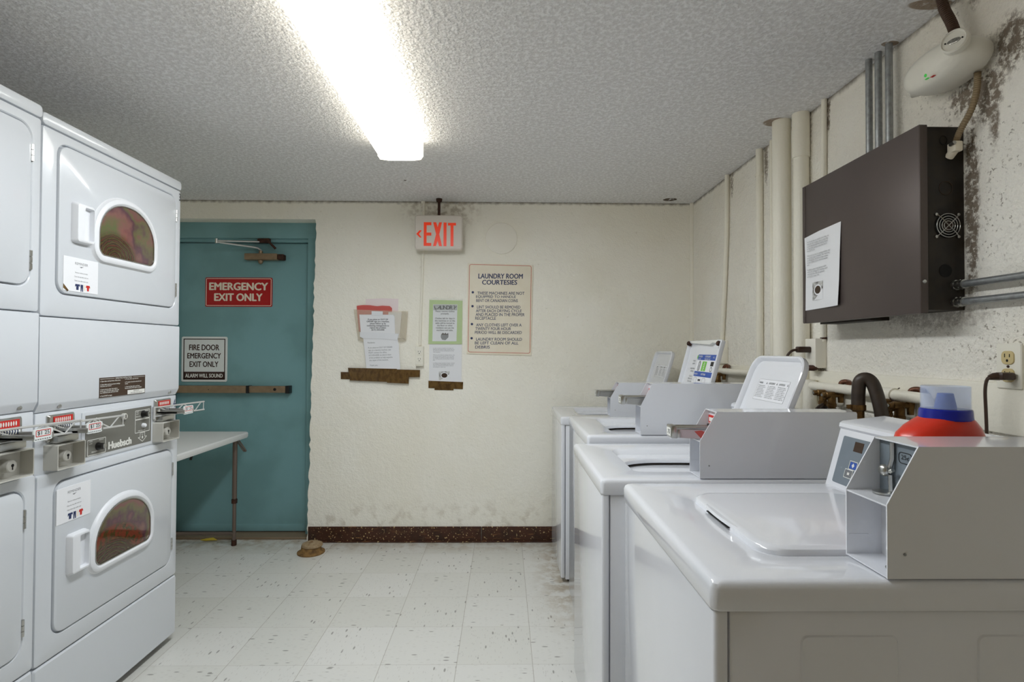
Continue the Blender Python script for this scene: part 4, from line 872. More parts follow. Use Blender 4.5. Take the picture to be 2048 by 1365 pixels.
for k, s_ in enumerate(('If you place an OUT OF', 'ORDER sign on a machine,', 'please follow up by', 'contacting management to', 'report the problem', '(617) 354-6900')): b.text(s_, -0.826, 1.455 - k * 0.0137, 0.0138, 'c', bold=0.025, xs=0.98)
b.build('lettering', 'printk', n1, smooth=0)
n2 = sheet('paper_notice', [(-0.898, 1.120), (-0.678, 1.125), (-0.690, 1.300), (-0.700, 1.345), (-0.705, 1.365), (-0.925, 1.365)], 0.0185, 'paper', 'white letter headed Residents hanging below the wall pocket', 'notice')
b = MB(onback(PW - 0.0196))
for k, s_ in enumerate(('Residents,', '', 'If you place an OUT OF ORDER', 'sign on a laundry machine, you', 'MUST contact the office,', '617-354-6900, to inform them', 'of the problem to help expedite', 'the repair of the machine.', '', 'Thank you.')):
    if s_: b.text(s_, -0.892 + k * 0.0016, 1.302 - k * 0.0165, 0.0135, 'l', xs=0.88, rot=0.035)
b.build('lettering', 'printg', n2, smooth=0)
sheet('tape_strip', [(-0.943, 1.345), (-0.92, 1.334), (-0.80, 1.333), (-0.699, 1.322), (-0.690, 1.366), (-0.80, 1.372), (-0.943, 1.376)], 0.0215, 'plastic', 'white tape strip joining the OUT OF ORDER notice to the letter', 'tape')
sheet('tape_strip', [(-0.868, 1.485), (-0.795, 1.485), (-0.795, 1.512), (-0.868, 1.514)], 0.0214, 'plastic', 'short white tape tab on top of the OUT OF ORDER notice', 'tape')
tp = thing('packing_tape', (-0.81, 3.668, 1.04), 'long brown packing tape strips under the Residents letter', 'tape')
sheet('strip', [(-1.070, 1.067), (-0.90, 1.064), (-0.90, 1.110), (-1.071, 1.114)], 0.004, 'tape', None, None, 0.0006, parent=tp)
sheet('strip', [(-1.007, 1.059), (-0.700, 1.048), (-0.700, 1.136), (-1.020, 1.142)], 0.0195, 'tape', None, None, 0.0006, parent=tp)
sheet('strip', [(-0.765, 1.045), (-0.623, 1.039), (-0.622, 1.082), (-0.551, 1.083), (-0.549, 1.129), (-0.760, 1.134)], 0.0205, 'tape', None, None, 0.0006, parent=tp)
# right cluster
g1 = sheet('paper_notice', [(-0.498, 1.300), (-0.277, 1.300), (-0.275, 1.587), (-0.492, 1.591)], 0.003, 'greenpaper', 'green LAUNDRY notice in a clear sleeve beside the courtesies board', 'notice')
sheet('inner_sheet', [(-0.472, 1.318), (-0.313, 1.318), (-0.308, 1.562), (-0.468, 1.562)], 0.0042, 'paper', None, None, parent=g1)
sheet('banner', [(-0.466, 1.523), (-0.310, 1.523), (-0.310, 1.560), (-0.466, 1.560)], 0.0052, 'banner', None, None, 0.0004, parent=g1)
b = MB(onback(PW - 0.0059))
for k, ch in enumerate('LAUNDRY'): b.text(ch, -0.447 + k * 0.0195, 1.529, 0.035, 'c', bold=0.03, rot=(0.35, -0.25, 0.1, 0, 0, -0.1, -0.35)[k], shear=0.0)
b.build('heading', 'printk', g1, smooth=0)
b = MB(onback(PW - 0.0052))
for k, s_ in enumerate(('Please remove clothes', 'promptly.', '', 'Clothes left for days in', 'the machines or on the', 'table will be moved to', 'the floor so other', 'residents can use the', 'machines and table.')):
    if s_: b.text(s_, -0.390, 1.511 - k * 0.0156, 0.0155, 'c', bold=0.02, xs=0.9)
b.build('lettering', 'printk', g1, smooth=0)
b = MB(onback(PW - 0.0052)); b.mi = 0; b.prism([(-0.408, 1.328), (-0.385, 1.326), (-0.366, 1.345), (-0.366, 1.362), (-0.415, 1.362), (-0.417, 1.345)], 0, 0.0002); b.mi = 1; b.prism([(-0.415, 1.360), (-0.366, 1.360), (-0.368, 1.374), (-0.378, 1.366), (-0.386, 1.375), (-0.394, 1.367), (-0.402, 1.375), (-0.412, 1.366)], 0, 0.0002); b.build('basket_picture', ['printg', 'signbrown'], g1, smooth=0)
sheet('clear_sleeve', [(-0.500, 1.300), (-0.276, 1.300), (-0.274, 1.60), (-0.30, 1.597), (-0.34, 1.604), (-0.40, 1.601), (-0.45, 1.607), (-0.494, 1.60)], 0.0068, mat('clear_sleeve', (240, 244, 240), 0.15, alpha=0.10, bump=(30, 0.4, 0.01)), None, None, 0.0003, parent=g1)
g2 = sheet('paper_notice', [(-0.493, 1.04), (-0.279, 1.04), (-0.278, 1.297), (-0.492, 1.297)], 0.002, 'paper', 'white typed letter with a small photo under the green notice', 'notice')
b = MB(onback(PW - 0.0031)); kq = 0
for para in (('In order to keep our laundry room clean, we', 'kindly ask that residents clean up after they use', 'the machines and leave nothing behind on top', 'of the machines.'), ('When you are using the washing machines, only', 'use as much soap as required. Too much soap', 'can damage the machines and leave residue on', 'your clothing and the next load that is washed', 'after.'), ('In addition, please remember to never overload', 'the machines as this damages the drum, which', 'costs extra time when the machine is broken', 'and waiting for a repair visit.')):
    for s_ in para: b.text(s_, -0.467, 1.270 - kq * 0.0086, 0.0085, 'l', xs=0.86); kq += 1
    kq += 1.2
b.build('lettering', 'printg', g2, smooth=0)
def machine_photo(parent, Fm, u0, u1, v0, v1):
    b = MB(Fm); b.box(u0, u1, v0, v1, 0, 0.0003); ph = b.build('photo', 'photo', parent, smooth=0)
    F2 = frame(Fm @ Vector((0, 0, 0.0004)), Fm.col[0].xyz, Fm.col[1].xyz, Fm.col[2].xyz); uc, vc, q = u0 + (u1 - u0) * 0.52, v0 + (v1 - v0) * 0.55, (u1 - u0)
    b = MB(F2); b.prism([(u0 + q * 0.15, v0), (u1, v0), (u1, v0 + q * 0.6), (uc, v0 + q * 0.25)], 0, 0.0001); b.prism([(uc + q * 0.36 * cos(k * pi / 10), vc + q * 0.30 * sin(k * pi / 10)) for k in range(20)], 0, 0.0002); b.build('light_area', 'paper', ph, smooth=0)
    b = MB(F2); b.prism([(uc + q * 0.28 * cos(k * pi / 10), vc + q * 0.22 * sin(k * pi / 10), ) for k in range(20)], 0.0002, 0.0004); b.build('dark_area', 'brownlabel', ph, smooth=0)
machine_photo(g2, onback(PW - 0.003), -0.428, -0.358, 1.062, 1.119)
tp = thing('packing_tape', (-0.38, 3.668, 0.99), 'short brown packing tape strips under the letter with the photo', 'tape')
sheet('strip', [(-0.496, 1.010), (-0.270, 1.003), (-0.268, 1.050), (-0.496, 1.058)], 0.0035, 'tape', None, None, 0.0006, parent=tp)
sheet('strip', [(-0.456, 0.997), (-0.331, 0.995), (-0.331, 1.03), (-0.456, 1.03)], 0.0028, 'tape', None, None, 0.0006, parent=tp)

# ------------------------------------------------------------------ folding table, door stop, scrap
t = thing('folding_table', (-1.99, 3.1, 0), 'white plastic folding table with brown steel legs between dryer and door', 'table')
b = MB(); b.loft([rr(-2.235, -1.660, 2.52, 3.655, 0.03, 6, 0.689), rr(-2.24, -1.655, 2.515, 3.66, 0.035, 6, 0.699), rr(-2.24, -1.655, 2.515, 3.66, 0.035, 6, 0.717), rr(-2.235, -1.660, 2.52, 3.655, 0.03, 6, 0.724)]); 
b.box(-2.2, -1.70, 2.9, 3.30, 0.677, 0.695, 0.004); b.build('table_top', 'tabletop', t)
for y in (3.615, 2.60):
    for x in (-1.730, -2.18):
        b = MB(); b.cyl((x, y, 0.02), (x, y, 0.34), 0.0115, n=14); b.cyl((x, y, 0.30), (x, y, 0.69), 0.0145, n=14); lg = b.build('leg', 'tablelegs', t)
        b = MB(); b.cyl((x, y, 0.0), (x, y, 0.035), 0.016, n=14); b.build('foot', 'rust', lg)
        b = MB(); b.cyl((x, y, 0.270), (x, y, 0.296), 0.0175, n=14); b.build('collar', 'rust', lg)
    b = MB(); b.cyl((-2.18, y, 0.075), (-1.730, y, 0.075), 0.011, n=12); b.build('cross_bar', 'tablelegs', t)
    b = MB(); b.cyl((-1.73, y - 0.005, 0.69), (-1.688, y + 0.03, 0.60), 0.005, n=8); b.cyl((-1.715, y - 0.005, 0.69), (-1.673, y + 0.03, 0.60), 0.005, n=8); b.cyl((-1.688, y + 0.03, 0.60), (-1.673, y + 0.03, 0.60), 0.006, n=8); b.build('lock_brace', 'tablelegs', t)
b = MB(); b.cyl((-1.71, 3.07, 0.655), (-1.71, 3.09, 0.69), 0.007, n=8); b.build('brace_clip', 'black', t)
t = thing('door_stop', (-1.192, 3.485, 0), 'worn round tan door stop on the floor beside the teal door', 'door stop')
b = MB(); b.lathe([(0.082, 0), (0.083, 0.008), (0.066, 0.016), (0.060, 0.026), (0.058, 0.045)], (-1.192, 3.485, 0), (0, 0, 1), 28, sx=1.0); b.build('base', mat('stop_base', (150, 116, 66), 0.8, var=(40, 0.4, (96, 70, 40)), bump=(70, 0.7, 0.005)), t)
b = MB(); b.lathe([(0.060, 0.040), (0.064, 0.046), (0.060, 0.056), (0.042, 0.064), (0.012, 0.068), (0.001, 0.068)], (-1.186, 3.485, 0), (0, 0, 1), 28); b.box(-1.205, -1.18, 3.47, 3.49, 0.062, 0.076, 0.004); b.build('cap', 'plug', t)
b = MB(); b.tube([(-1.99, 3.70, 0.006), (-1.95, 3.692, 0.010), (-1.91, 3.70, 0.012), (-1.88, 3.698, 0.006)], [0.002, 0.009, 0.010, 0.002], 8, flat=0.25)
tag(b.build('paper_scrap', 'yellow', origin=(-1.94, 3.69, 0)), 'yellow scrap lying on the floor under the folding table', 'scrap')

# ------------------------------------------------------------------ right wall: cabinet and cables
BX, BN, BF, BZ0, BZ1 = 1.127, 1.487, 2.075, 1.368, 1.881
t = thing('control_cabinet', (1.19, 1.78, BZ0), 'dark brown metal cabinet with a vent fan on the wall above the washers', 'cabinet')
b = MB(); b.box(1.142, 1.2525, BN + 0.003, BF - 0.003, BZ0 + 0.008, BZ1 - 0.003, 0.002); b.box(1.19, 1.2525, BN + 0.30, BF - 0.002, BZ0 - 0.004, BZ0 + 0.01); b.build('body', 'boxside', t)
b = MB(); b.box(BX, BX + 0.004, BN, BF, BZ0, BZ1, 0.0015); b.box(BX + 0.001, BX + 0.022, BN - 0.0015, BN + 0.002, BZ0, BZ1, 0.001); b.box(BX + 0.001, BX + 0.022, BF - 0.002, BF + 0.0015, BZ0, BZ1, 0.001); b.box(BX + 0.001, BX + 0.02, BN, BF, BZ0 - 0.001, BZ0 + 0.002); b.box(BX + 0.001, BX + 0.02, BN, BF, BZ1 - 0.002, BZ1 + 0.0005)
b.box(BX - 0.0015, BX + 0.002, BF - 0.018, BF, BZ0 + 0.001, BZ1, 0.001); b.build('front_cover', 'blackbox', t)
FE = frame((0, BN + 0.0025, 0), (1, 0, 0), (0, 0, 1), (0, -1, 0))
fx, fz = 1.204, 1.606
b = MB(FE); b.lathe([(0.034, 0), (0.034, 0.0008), (0.001, 0.0008)], (fx, fz, 0), (0, 0, 1), 28); b.build('vent_opening', 'dark', t)
b = MB(FE); b.lathe([(0.016, 0.0008), (0.015, 0.0025), (0.001, 0.003)], (fx, fz, 0), (0, 0, 1), 20); b.build('fan_hub', 'brownlabel', t)
b = MB(FE)
for r in (0.012, 0.018, 0.025, 0.032): b.tube([(fx + r * cos(k * pi / 16), fz + r * sin(k * pi / 16), 0.006) for k in range(33)], 0.0011, 6)
for a in (0.78, 2.35): b.tube([(fx + 0.043 * cos(a), fz + 0.043 * sin(a), 0.004), (fx + 0.03 * cos(a), fz + 0.03 * sin(a), 0.0072), (fx - 0.03 * cos(a), fz - 0.03 * sin(a), 0.0072), (fx - 0.043 * cos(a), fz - 0.043 * sin(a), 0.004)], 0.0012, 6)
for a in (0.78, 2.35, 3.92, 5.5): b.lathe([(0.0042, 0), (0.004, 0.003), (0.001, 0.004)], (fx + 0.043 * cos(a), fz + 0.043 * sin(a), 0.001), (0, 0, 1), 10)
b.build('fan_guard', 'steel', t)
b = MB(FE); b.lathe([(0.0175, 0), (0.0175, 0.0008), (0.001, 0.0008)], (1.199, 1.483, 0), (0, 0, 1), 24); b.build('cable_hole', 'dark', t)
b = MB(FE); b.tube([(1.202 + 0.0185 * cos(k * pi / 12), 1.709 + 0.0185 * sin(k * pi / 12), 0.0003) for k in range(25)], 0.0008, 5); b.build('knockout', 'brownlabel', t)
b = MB(FE); b.tube([(1.196 + 0.010 * cos(k * pi / 12), 1.84 + 0.012 * sin(k * pi / 12), 0.0003) for k in range(25)], 0.0008, 5); b.build('knockout', 'dark', t)
b = MB(FE); b.lathe([(0.0055, 0.004), (0.005, 0.006), (0.001, 0.0065)], (1.138, 1.453, 0), (0, 0, 1), 12); b.build('screw', 'steel', t)
b = MB(onright(BX)); b.loft([[(-2.061, 1.686, 0.001), (-1.96, 1.693, 0.003), (-1.836, 1.698, 0.001), (-1.838, 1.60, 0.004), (-1.840, 1.50, 0.006), (-1.842, 1.417, 0.010), (-1.95, 1.415, 0.002), (-2.056, 1.414, 0.001), (-2.053, 1.55, 0.001)], [(-2.061, 1.686, 0.0018), (-1.96, 1.693, 0.0038), (-1.836, 1.698, 0.0018), (-1.838, 1.60, 0.0048), (-1.840, 1.50, 0.0068), (-1.842, 1.417, 0.0108), (-1.95, 1.415, 0.0028), (-2.056, 1.414, 0.0018), (-2.053, 1.55, 0.0018)]])
pn = tag(b.build('paper_notice', 'paper', origin=(BX - 0.002, 1.95, 1.414), smooth=0), 'white typed letter with a photo taped to the dark wall cabinet', 'notice')
b = MB(onright(BX - 0.008)); kq = 0
for para in (('In order to keep our laundry room clean, we', 'kindly ask that residents clean up after they', 'use the machines and leave nothing behind', 'on top of the machines when they are all', 'done for the day.'), ('When you are using the washing machine, only', 'use as much soap as required. Too much soap', 'can damage the machines and leave residue', 'on your clothes and the next load washed', 'here.'), ('In addition, please never load too much', 'soap as the clothing of the machine, which', 'costs extra time when the appliance', 'and wait for a repair man.')):
    for s_ in para: b.text(s_, -2.032, 1.662 - kq * 0.0083, 0.0083, 'l', xs=0.9); kq += 1
    kq += 1.2
b.build('lettering', 'printg', pn, smooth=0)
machine_photo(pn, onright(BX - 0.006), -2.000, -1.935, 1.447, 1.512)

def pipe(name, pts, r, m, label, n=14, group=None, extra=()):
    b = MB(); b.tube(pts, r, n)
    for a, c, q in extra: b.cyl(a, c, q, n=16)
    z = min(pts, key=lambda p: p[2]); return tag(b.build(name, m, origin=z), label, 'pipe', group)
for y, l in ((1.834, 'steel conduit farthest from the viewer of three rising behind the dark wall cabinet'), (1.787, 'middle steel conduit of three rising behind the dark wall cabinet'), (1.737, 'steel conduit nearest the viewer of three rising behind the dark wall cabinet')):
    pipe('conduit_pipe', [(1.222, y, BZ1 - 0.002), (1.222, y, 2.06), (1.222, y, ZC)], 0.0105, 'galv', l, group='steel conduits above the cabinet')
for z, l in ((1.444, 'upper horizontal steel conduit leaving the end of the dark wall cabinet'), (1.397, 'lower horizontal steel conduit leaving the end of the dark wall cabinet')):
    t = thing('conduit_pipe', (1.226, 1.2, z), l, 'pipe', 'steel conduits beside the cabinet')
    b = MB(); b.tube([(1.226, 1.462, z), (1.226, 1.3, z), (1.226, 0.4, z), (1.226, -0.3, z)], 0.0095, 14); b.build('tube', 'galv', t)
    b = MB(); b.cyl((1.226, BN + 0.004, z), (1.226, BN - 0.004, z), 0.0145, n=6); b.cyl((1.226, BN - 0.004, z), (1.226, BN - 0.028, z), 0.0125, n=16); b.cyl((1.226, BN - 0.012, z), (1.226, BN - 0.018, z), 0.014, n=6); b.build('connector', 'steel', t)
# emergency light
t = thing('emergency_light', (1.20, 1.455, 1.98), 'white oval emergency light on the wall above the dark cabinet', 'emergency light')
ec = Vector((1.192, 1.482, 2.037))
b = MB(); N = 36
def el(sy, sz, x): return [(x, ec.y + 0.114 * sy * (abs(cos(a)) ** 0.92) * (1 if cos(a) > 0 else -1), ec.z + 0.056 * sz * (abs(sin(a)) ** 0.92) * (1 if sin(a) > 0 else -1)) for a in [2 * pi * k / N for k in range(N)]]
b.loft([el(0.90, 0.88, 1.240), el(0.96, 0.95, 1.225), el(1.0, 1.0, 1.205), el(0.985, 0.98, 1.185), el(0.93, 0.91, 1.165), el(0.82, 0.78, 1.150), el(0.6, 0.55, 1.141), el(0.25, 0.2, 1.137)]); b.build('housing', 'emerg', t)
b = MB(); b.box(1.225, 1.2525, 1.42, 1.55, 2.0, 2.08, 0.004); b.build('back_plate', 'emerg', t)
lax = Vector((-0.86, -0.48, 0.14)).normalized(); lc = Vector((1.146, 1.388, 2.055))
b = MB(); b.lathe([(0.031, -0.012), (0.031, 0.004), (0.028, 0.008), (0.027, 0.008), (0.025, 0.004), (0.001, 0.003)], lc, lax, 28); lh = b.build('lamp_head', 'emerg', t)
sd = lax.cross(Vector((0, 0, 1))).normalized(); up_ = sd.cross(lax)
b = MB(frame(lc, tuple(sd), tuple(up_), tuple(lax))); b.ell((0, 0, 0.0035), 0.0155, 0.0075, 0.0018, 18, 7); b.build('lamp_lens', 'lens', lh)
b = MB(frame(lc, tuple(sd), tuple(up_), tuple(lax))); b.cyl((-0.0185, 0, 0.003), (-0.0185, 0, 0.006), 0.002, n=8); b.cyl((0.0185, 0, 0.003), (0.0185, 0, 0.006), 0.002, n=8); b.build('lens_screws', 'dark', lh)
b = MB(); b.lathe([(0.026, -0.012), (0.026, 0.006), (0.022, 0.010), (0.001, 0.010)], (1.19, 1.588, 2.03), (-0.6, 0.75, 0), 24); b.build('lamp_head', 'emerg', t)
FL = onright(1.1405); b = MB(FL); b.lathe([(0.0045, -0.006), (0.0045, 0.0015), (0.001, 0.0025)], (-1.478, 2.012, 0), (0, 0, 1), 12); b.build('indicator', 'led', t)
b = MB(FL); b.mi = 0; b.box(-1.480, -1.470, 2.001, 2.0025, -0.004, 0.0015); b.mi = 1; b.box(-1.462, -1.450, 1.9985, 1.9995, -0.006, 0.0008); b.build('marks', ['led', 'printr'], t, smooth=0)
t = thing('flexible_conduit', (1.20, 1.47, 2.1), 'dark flexible conduit dropping from the ceiling to the emergency light', 'conduit')
def ribbed(pts, r, pitch, n=12):
    P = [Vector(p) for p in pts]; out = []; rad = []
    for a, c in zip(P[:-1], P[1:]):
        k = max(2, int((c - a).length / pitch * 2))
        for i in range(k): out.append(a.lerp(c, i / k)); rad.append(r * (1.0 if len(rad) % 2 else 0.84))
    out.append(P[-1]); rad.append(r); return out, rad
def smooth_path(pts, it=3):
    P = [Vector(p) for p in pts]
    for _ in range(it):
        Q = [P[0]]
        for a, c in zip(P[:-1], P[1:]): Q += [a.lerp(c, 0.25), a.lerp(c, 0.75)]
        P = Q + [P[-1]]
    return P
o_, r_ = ribbed(smooth_path([(1.198, 1.495, ZC), (1.198, 1.487, 2.20), (1.202, 1.465, 2.15), (1.204, 1.455, 2.11)]), 0.0135, 0.005)
b = MB(); b.tube(o_, r_, 12); b.build('hose', 'cabled', t)
b = MB(); b.cyl((1.204, 1.462, 2.118), (1.206, 1.458, 2.080), 0.018, 0.019, n=18); b.build('connector', 'tablelegs', t)
t = thing('armoured_cable', (1.22, 1.45, 1.8), 'ribbed armoured cable from the emergency light down to the dark cabinet', 'cable')
o_, r_ = ribbed(smooth_path([(1.228, 1.415, 1.99), (1.230, 1.418, 1.95), (1.226, 1.43, 1.90), (1.214, 1.455, 1.855), (1.212, 1.468, 1.825)]), 0.0085, 0.006)
b = MB(); b.tube(o_, r_, 12); b.build('hose', 'cable', t)
b = MB(); b.box(1.202, 1.224, 1.456, 1.486, 1.800, 1.828, 0.004); b.cyl((1.213, 1.47, 1.81), (1.213, BN + 0.004, 1.795), 0.011, n=14); 
b.build('clamp', 'coursign', t)
for x in (1.199, 1.227):
    b = MB(); b.cyl((x, 1.455, 1.822), (x, 1.470, 1.820), 0.005, n=10); b.build('screw', 'steel', t)

# painted pipes and boxes on the right wall
pipe('painted_pipe', [(1.180, 2.338, 0.0), (1.180, 2.338, 1.2), (1.180, 2.338, ZC)], 0.037, 'pipepaint', 'thick cream-painted vertical pipe, widest on the wall behind the washers', 22)
pipe('painted_pipe', [(1.222, 2.262, 0.0), (1.222, 2.262, 1.3), (1.222, 2.262, ZC)], 0.030, 'pipepaint', 'cream-painted pipe squeezed between the thickest pipe and the dark cabinet', 18, extra=(((1.222, 2.262, 2.06), (1.222, 2.262, ZC), 0.034),))
pipe('painted_pipe', [(1.236, 2.668, 0.0), (1.237, 2.668, 1.3), (1.237, 2.668, ZC)], 0.0165, 'pipepaint', 'slim cream-painted vertical pipe just beyond the thickest pipe', extra=(((1.237, 2.668, 2.11), (1.237, 2.668, 2.125), 0.020),))
pipe('painted_pipe', [(1.242, 2.555, 0.0), (1.243, 2.555, 1.3), (1.243, 2.555, ZC)], 0.010, 'pipepaint', 'very thin painted pipe between the slim pipe and the thickest pipe')
pipe('painted_pipe', [(1.238, 3.14, 1.31), (1.238, 3.10, 1.6), (1.238, 3.07, 1.9), (1.238, 3.06, ZC)], 0.0125, 'pipepaint', 'cream-painted conduit nearest the far corner, ending in a painted box')
pipe('painted_pipe', [(1.243, 2.145, 1.30), (1.243, 2.14, 1.7), (1.243, 2.13, ZC)], 0.0105, 'pipepaint', 'thin cream-painted conduit ending in the box below the dark cabinet')
pipe('painted_pipe', [(1.208, 2.18, 1.128), (1.208, 1.62, 1.128), (1.208, 1.575, 1.128), (1.208, 1.56, 1.10), (1.208, 1.56, 0.7)], 0.017, 'pipepaint', 'horizontal cream-painted water pipe behind the brass valve and the red bottle', extra=(((1.208, 1.70, 1.128), (1.208, 1.76, 1.128), 0.022), ((1.208, 2.18, 1.15), (1.208, 2.18, 0.7), 0.025)))
pipe('painted_pipe', [(1.212, 3.62, 1.150), (1.212, 3.2, 1.150), (1.212, 2.72, 1.150)], 0.017, 'pipepaint', 'short horizontal cream-painted pipe under the painted box near the far corner')
t = thing('junction_box', (1.23, 2.17, 1.2), 'cream-painted box under the dark cabinet with a brown plug in it', 'electrical box')
b = MB(); b.box(1.208, 1.2525, 2.138, 2.212, 1.197, 1.312, 0.003); b.build('box', 'cover', t)
b = MB(); b.lathe([(0.008, 0), (0.008, 0.012), (0.013, 0.014), (0.013, 0.02), (0.001, 0.021)], (1.245, 2.145, 1.330), (0, 0, -1), 14); b.build('connector', 'rust', t)
b = MB(); b.ell((1.208, 2.165, 1.197), 0.022, 0.03, 0.012, 14, 8); b.build('rust_patch', 'rust', t)
b = MB(); b.box(1.220, 1.2525, 3.085, 3.165, 1.19, 1.32, 0.003)
jb = tag(b.build('junction_box', 'pipepaint', origin=(1.235, 3.12, 1.19)), 'cream-painted box at the foot of the conduit near the far corner', 'electrical box')
t = thing('power_plug', (1.19, 2.18, 1.27), 'dark brown plug with its cord behind the raised round-cornered lid', 'plug')
b = MB(); b.box(1.158, 1.2078, 2.165, 2.195, 1.257, 1.281, 0.005); b.build('plug_body', 'cord', t)
b = MB(); b.tube(smooth_path([(1.16, 2.18, 1.268), (1.14, 2.185, 1.266), (1.12, 2.19, 1.24), (1.11, 2.20, 1.16), (1.11, 2.21, 0.9)]), 0.005, 8); b.build('cord', 'cord', t)
# near outlet and cord
b = MB(onright(1.237)); b.plate(-1.374, -1.306, 1.173, 1.284, -0.0002, 0.005, 0.004, 0.002)
ot = tag(b.build('wall_outlet', 'outlet', origin=(1.245, 1.34, 1.172)), 'white outlet plate with a brown plug in it, near the red bottle', 'outlet')
b = MB(onright(1.2525)); b.box(-1.370, -1.310, 1.178, 1.280, 0, 0.0165); b.build('mounting_box', 'outlet', ot)
for z in (1.249, 1.206):
    b = MB(onright(1.232)); b.plate(-1.357, -1.323, z - 0.0165, z + 0.0165, -0.001, 0.003, 0.011, 0.001); b.build('socket', 'outletd', ot)
    b = MB(onright(1.2289)); b.box(-1.3475, -1.3455, z + 0.001, z + 0.010, 0, 0.0004); b.box(-1.3345, -1.3325, z + 0.001, z + 0.009, 0, 0.0004); b.prism([(-1.340 + 0.003 * cos(q * pi / 5), z - 0.007 + 0.0035 * sin(q * pi / 5)) for q in range(10)], 0, 0.0004); b.build('slots', 'dark', ot, smooth=0)
b = MB(onright(1.232)); b.lathe([(0.0035, 0), (0.003, 0.002), (0.001, 0.0025)], (-1.340, 1.2275, 0), (0, 0, 1), 10); b.build('screw', 'rust', ot)
t = thing('electric_plug', (1.2, 1.37, 1.2), 'brown plug and flat cord drooping from the outlet near the red bottle', 'cord')
b = MB(); b.box(1.194, 1.2285, 1.314, 1.342, 1.195, 1.2135, 0.005); b.tube([(1.20, 1.330, 1.204), (1.190, 1.335, 1.203), (1.182, 1.338, 1.200)], [0.010, 0.009, 0.006], 10); b.build('plug_body', 'cord', t)
b = MB(); b.tube(smooth_path([(1.184, 1.336, 1.201), (1.180, 1.342, 1.197), (1.182, 1.35, 1.17), (1.186, 1.352, 1.12), (1.188, 1.352, 1.05), (1.188, 1.352, 0.8)]), 0.0058, 10, flat=0.62); b.build('flex', 'cord', t)

# ------------------------------------------------------------------ valves and hoses
def valve(x, y, z):
    t = thing('supply_valve', (x, y, z - 0.06), 'old brass twin water valve with a short lever, behind the nearest washer', 'valve', 'brass water valves behind the washers')
    for dx, dy, dz in ((0, 0, 0), (-0.002, 0.052, 0.004)):
        b = MB(); b.lathe([(0.007, -0.030), (0.009, -0.029), (0.0095, -0.018), (0.012, -0.016), (0.0125, -0.012), (0.0115, 0.012), (0.009, 0.022), (0.009, 0.04)], (x + dx, y + dy, z + dz), (1, 0.0, 0.0), 18); b.build('bonnet', 'brass', t)
        b = MB(); b.lathe([(0.0055, 0), (0.005, 0.003), (0.001, 0.0035)], (x + dx - 0.0295, y + dy, z + dz), (-1, 0, 0), 12); b.build('screw', 'steel', t)
        b = MB(); b.lathe([(0.010, 0.005), (0.0135, -0.008), (0.014, -0.030), (0.016, -0.032), (0.016, -0.042), (0.013, -0.045), (0.013, -0.07)], (x + dx + 0.005, y + dy, z + dz), (0, 0, 1), 18); b.build('body', 'brass', t)
        b = MB(); b.lathe([(0.0155, -0.048), (0.0155, -0.075), (0.010, -0.078), (0.009, -0.3)], (x + dx + 0.005, y + dy, z + dz), (0, 0, 1), 16); b.build('hose_end', 'galv' if not dy else 'rubber', t)
    b = MB(); b.tube([(x - 0.008, y + 0.012, z - 0.012), (x - 0.022, y, z - 0.026), (x - 0.034, y - 0.006, z - 0.036)], 0.003, 8); b.ell((x - 0.006, y + 0.018, z - 0.010), 0.007, 0.022, 0.009, 14, 8); lv = b.build('lever', 'brass', t)
    b = MB(); b.tube([(x - 0.030, y - 0.004, z - 0.033), (x - 0.036, y - 0.007, z - 0.037), (x - 0.056, y - 0.014, z - 0.050), (x - 0.060, y - 0.015, z - 0.053)], [0.005, 0.0075, 0.0075, 0.004], 10); b.build('lever_grip', 'cord', lv)
    b = MB(); b.lathe([(0.009, -0.028), (0.010, -0.010), (0.0115, 0.0), (0.0115, 0.018), (0.013, 0.020), (0.013, 0.030), (0.010, 0.031)], (x + 0.038, y, z), (0, 0, 1), 16); b.build('tee', 'brass', t)
    b = MB(); b.tube(smooth_path([(x + 0.038, y, z + 0.024), (x + 0.038, y, z + 0.044), (x + 0.046, y - 0.01, z + 0.050), (x + 0.055, y - 0.03, z + 0.048), (1.218 if x + 0.055 > 1.2 else x + 0.06, y - 0.05, z + 0.045)]), 0.0085, 12); b.build('elbow', 'copper', t)
    return t
va = valve(1.182, 1.652, 1.101)
vb = copy_tree(va); vb.location += Vector((0.004, 0.352, 0.003)); vb['label'] = 'old brass twin water valve beside the raised round-cornered washer lid'
vc = copy_tree(va); vc.location += Vector((-0.005, 1.40, 0.03)); vc['label'] = 'tarnished brass valve peeping past the lid with the blue and green label'
b = MB(); b.cyl((1.233, 1.60, 1.150), (1.226, 1.60, 1.150), 0.012, n=14); b.tube(smooth_path([(1.226, 1.705, 1.150), (1.205, 1.705, 1.140), (1.19, 1.702, 1.122), (1.195, 1.698, 1.112), (1.20, 1.68, 1.108)]), 0.0016, 6)
bmesh.ops.delete(b.bm, geom=[v for v in b.bm.verts if v.co.y < 1.62], context='VERTS')
tag(b.build('wire', 'rust', origin=(1.2, 1.7, 1.11)), 'bent rusty wire poking out over the water pipe', 'wire')
def hose(path, r, clamp, label):
    t = thing('drain_hose', path[0], label, 'hose', 'black drain hoses behind the washers')
    b = MB(); b.tube(smooth_path(path), r, 18); b.build('tube', 'rubber', t)
    x, y, z = clamp; b = MB(); b.lathe([(r + 0.002, -0.008), (r + 0.002, 0.008)], (x, y, z), (0, 0, 1), 22); b.box(x - r - 0.016, x - r + 0.002, y - 0.004, y + 0.004, z - 0.004, z + 0.008, 0.001); b.build('clamp', 'brass', t)
    b = MB(); b.lathe([(r * 0.86, -0.01), (r * 0.86, -0.030), (r * 0.95, -0.032), (r * 0.95, -0.1)], (x, y, z), (0, 0, 1), 22); b.build('spigot', 'brass', t); return t
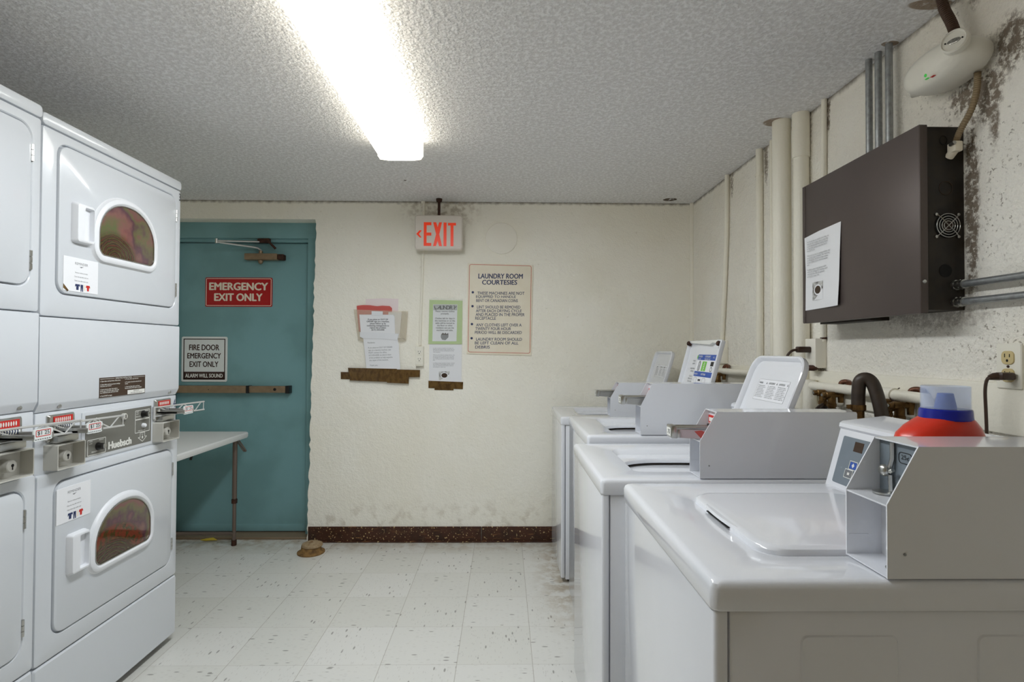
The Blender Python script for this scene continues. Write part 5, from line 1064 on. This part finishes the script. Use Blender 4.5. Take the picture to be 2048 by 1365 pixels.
hose([(1.064, 1.655, 1.085), (1.064, 1.655, 1.14), (1.066, 1.65, 1.182), (1.090, 1.635, 1.182), (1.100, 1.62, 1.13), (1.108, 1.61, 1.06), (1.11, 1.61, 0.9)], 0.0185, (1.064, 1.655, 1.095), 'thick black rubber hose arching up right behind the nearest washer')
hose([(1.035, 3.10, 1.05), (1.035, 3.10, 1.14), (1.036, 3.10, 1.215), (1.062, 3.085, 1.215), (1.066, 3.08, 1.15), (1.068, 3.07, 1.0)], 0.0185, (1.035, 3.10, 1.08), 'brown-black rubber hose arching up between the two far raised lids')

# ------------------------------------------------------------------ detergent bottle
t = thing('detergent_bottle', (0.772, 0.972, 0.925), 'red detergent bottle with a clear cap on the nearest washer', 'bottle')
bx_, by_, bz_ = 0.772, 0.973, 0.925
def ov(rx, ry, z, dx=0.0): return [(bx_ + dx + rx * (abs(cos(a)) ** 0.85) * (1 if cos(a) > 0 else -1), by_ + ry * (abs(sin(a)) ** 0.85) * (1 if sin(a) > 0 else -1), z) for a in [2 * pi * k / 40 for k in range(40)]]
b = MB(); b.loft([ov(0.042, 0.034, bz_ + 0.011), ov(0.046, 0.038, bz_ + 0.015), ov(0.053, 0.040, bz_ + 0.07), ov(0.063, 0.042, bz_ + 0.13, -0.001), ov(0.071, 0.043, bz_ + 0.168, -0.003), ov(0.073, 0.043, bz_ + 0.182, -0.003), ov(0.070, 0.043, bz_ + 0.193, -0.002), ov(0.060, 0.041, bz_ + 0.206, 0.002), ov(0.048, 0.038, bz_ + 0.216, 0.006), ov(0.037, 0.036, bz_ + 0.223, 0.009), ov(0.034, 0.034, bz_ + 0.226, 0.009)]); b.build('bottle_body', 'orange', t)
cx_ = bx_ + 0.009
b = MB(); b.lathe([(0.0385, 0.219), (0.0398, 0.221), (0.0385, 0.2365), (0.037, 0.238)], (cx_, by_, bz_), (0, 0, 1), 40); b.build('collar_ring', 'bluecap', t)
b = MB(); b.lathe([(0.017, 0.238), (0.012, 0.264), (0.011, 0.265)], (cx_, by_, bz_), (0, 0, 1), 24); b.build('spout', 'blues', t)
b = MB(); b.lathe([(0.0366, 0.2385), (0.0362, 0.2775), (0.0352, 0.278), (0.0352, 0.2395)], (cx_, by_, bz_), (0, 0, 1), 40); 
b.build('cap', 'clear', t)
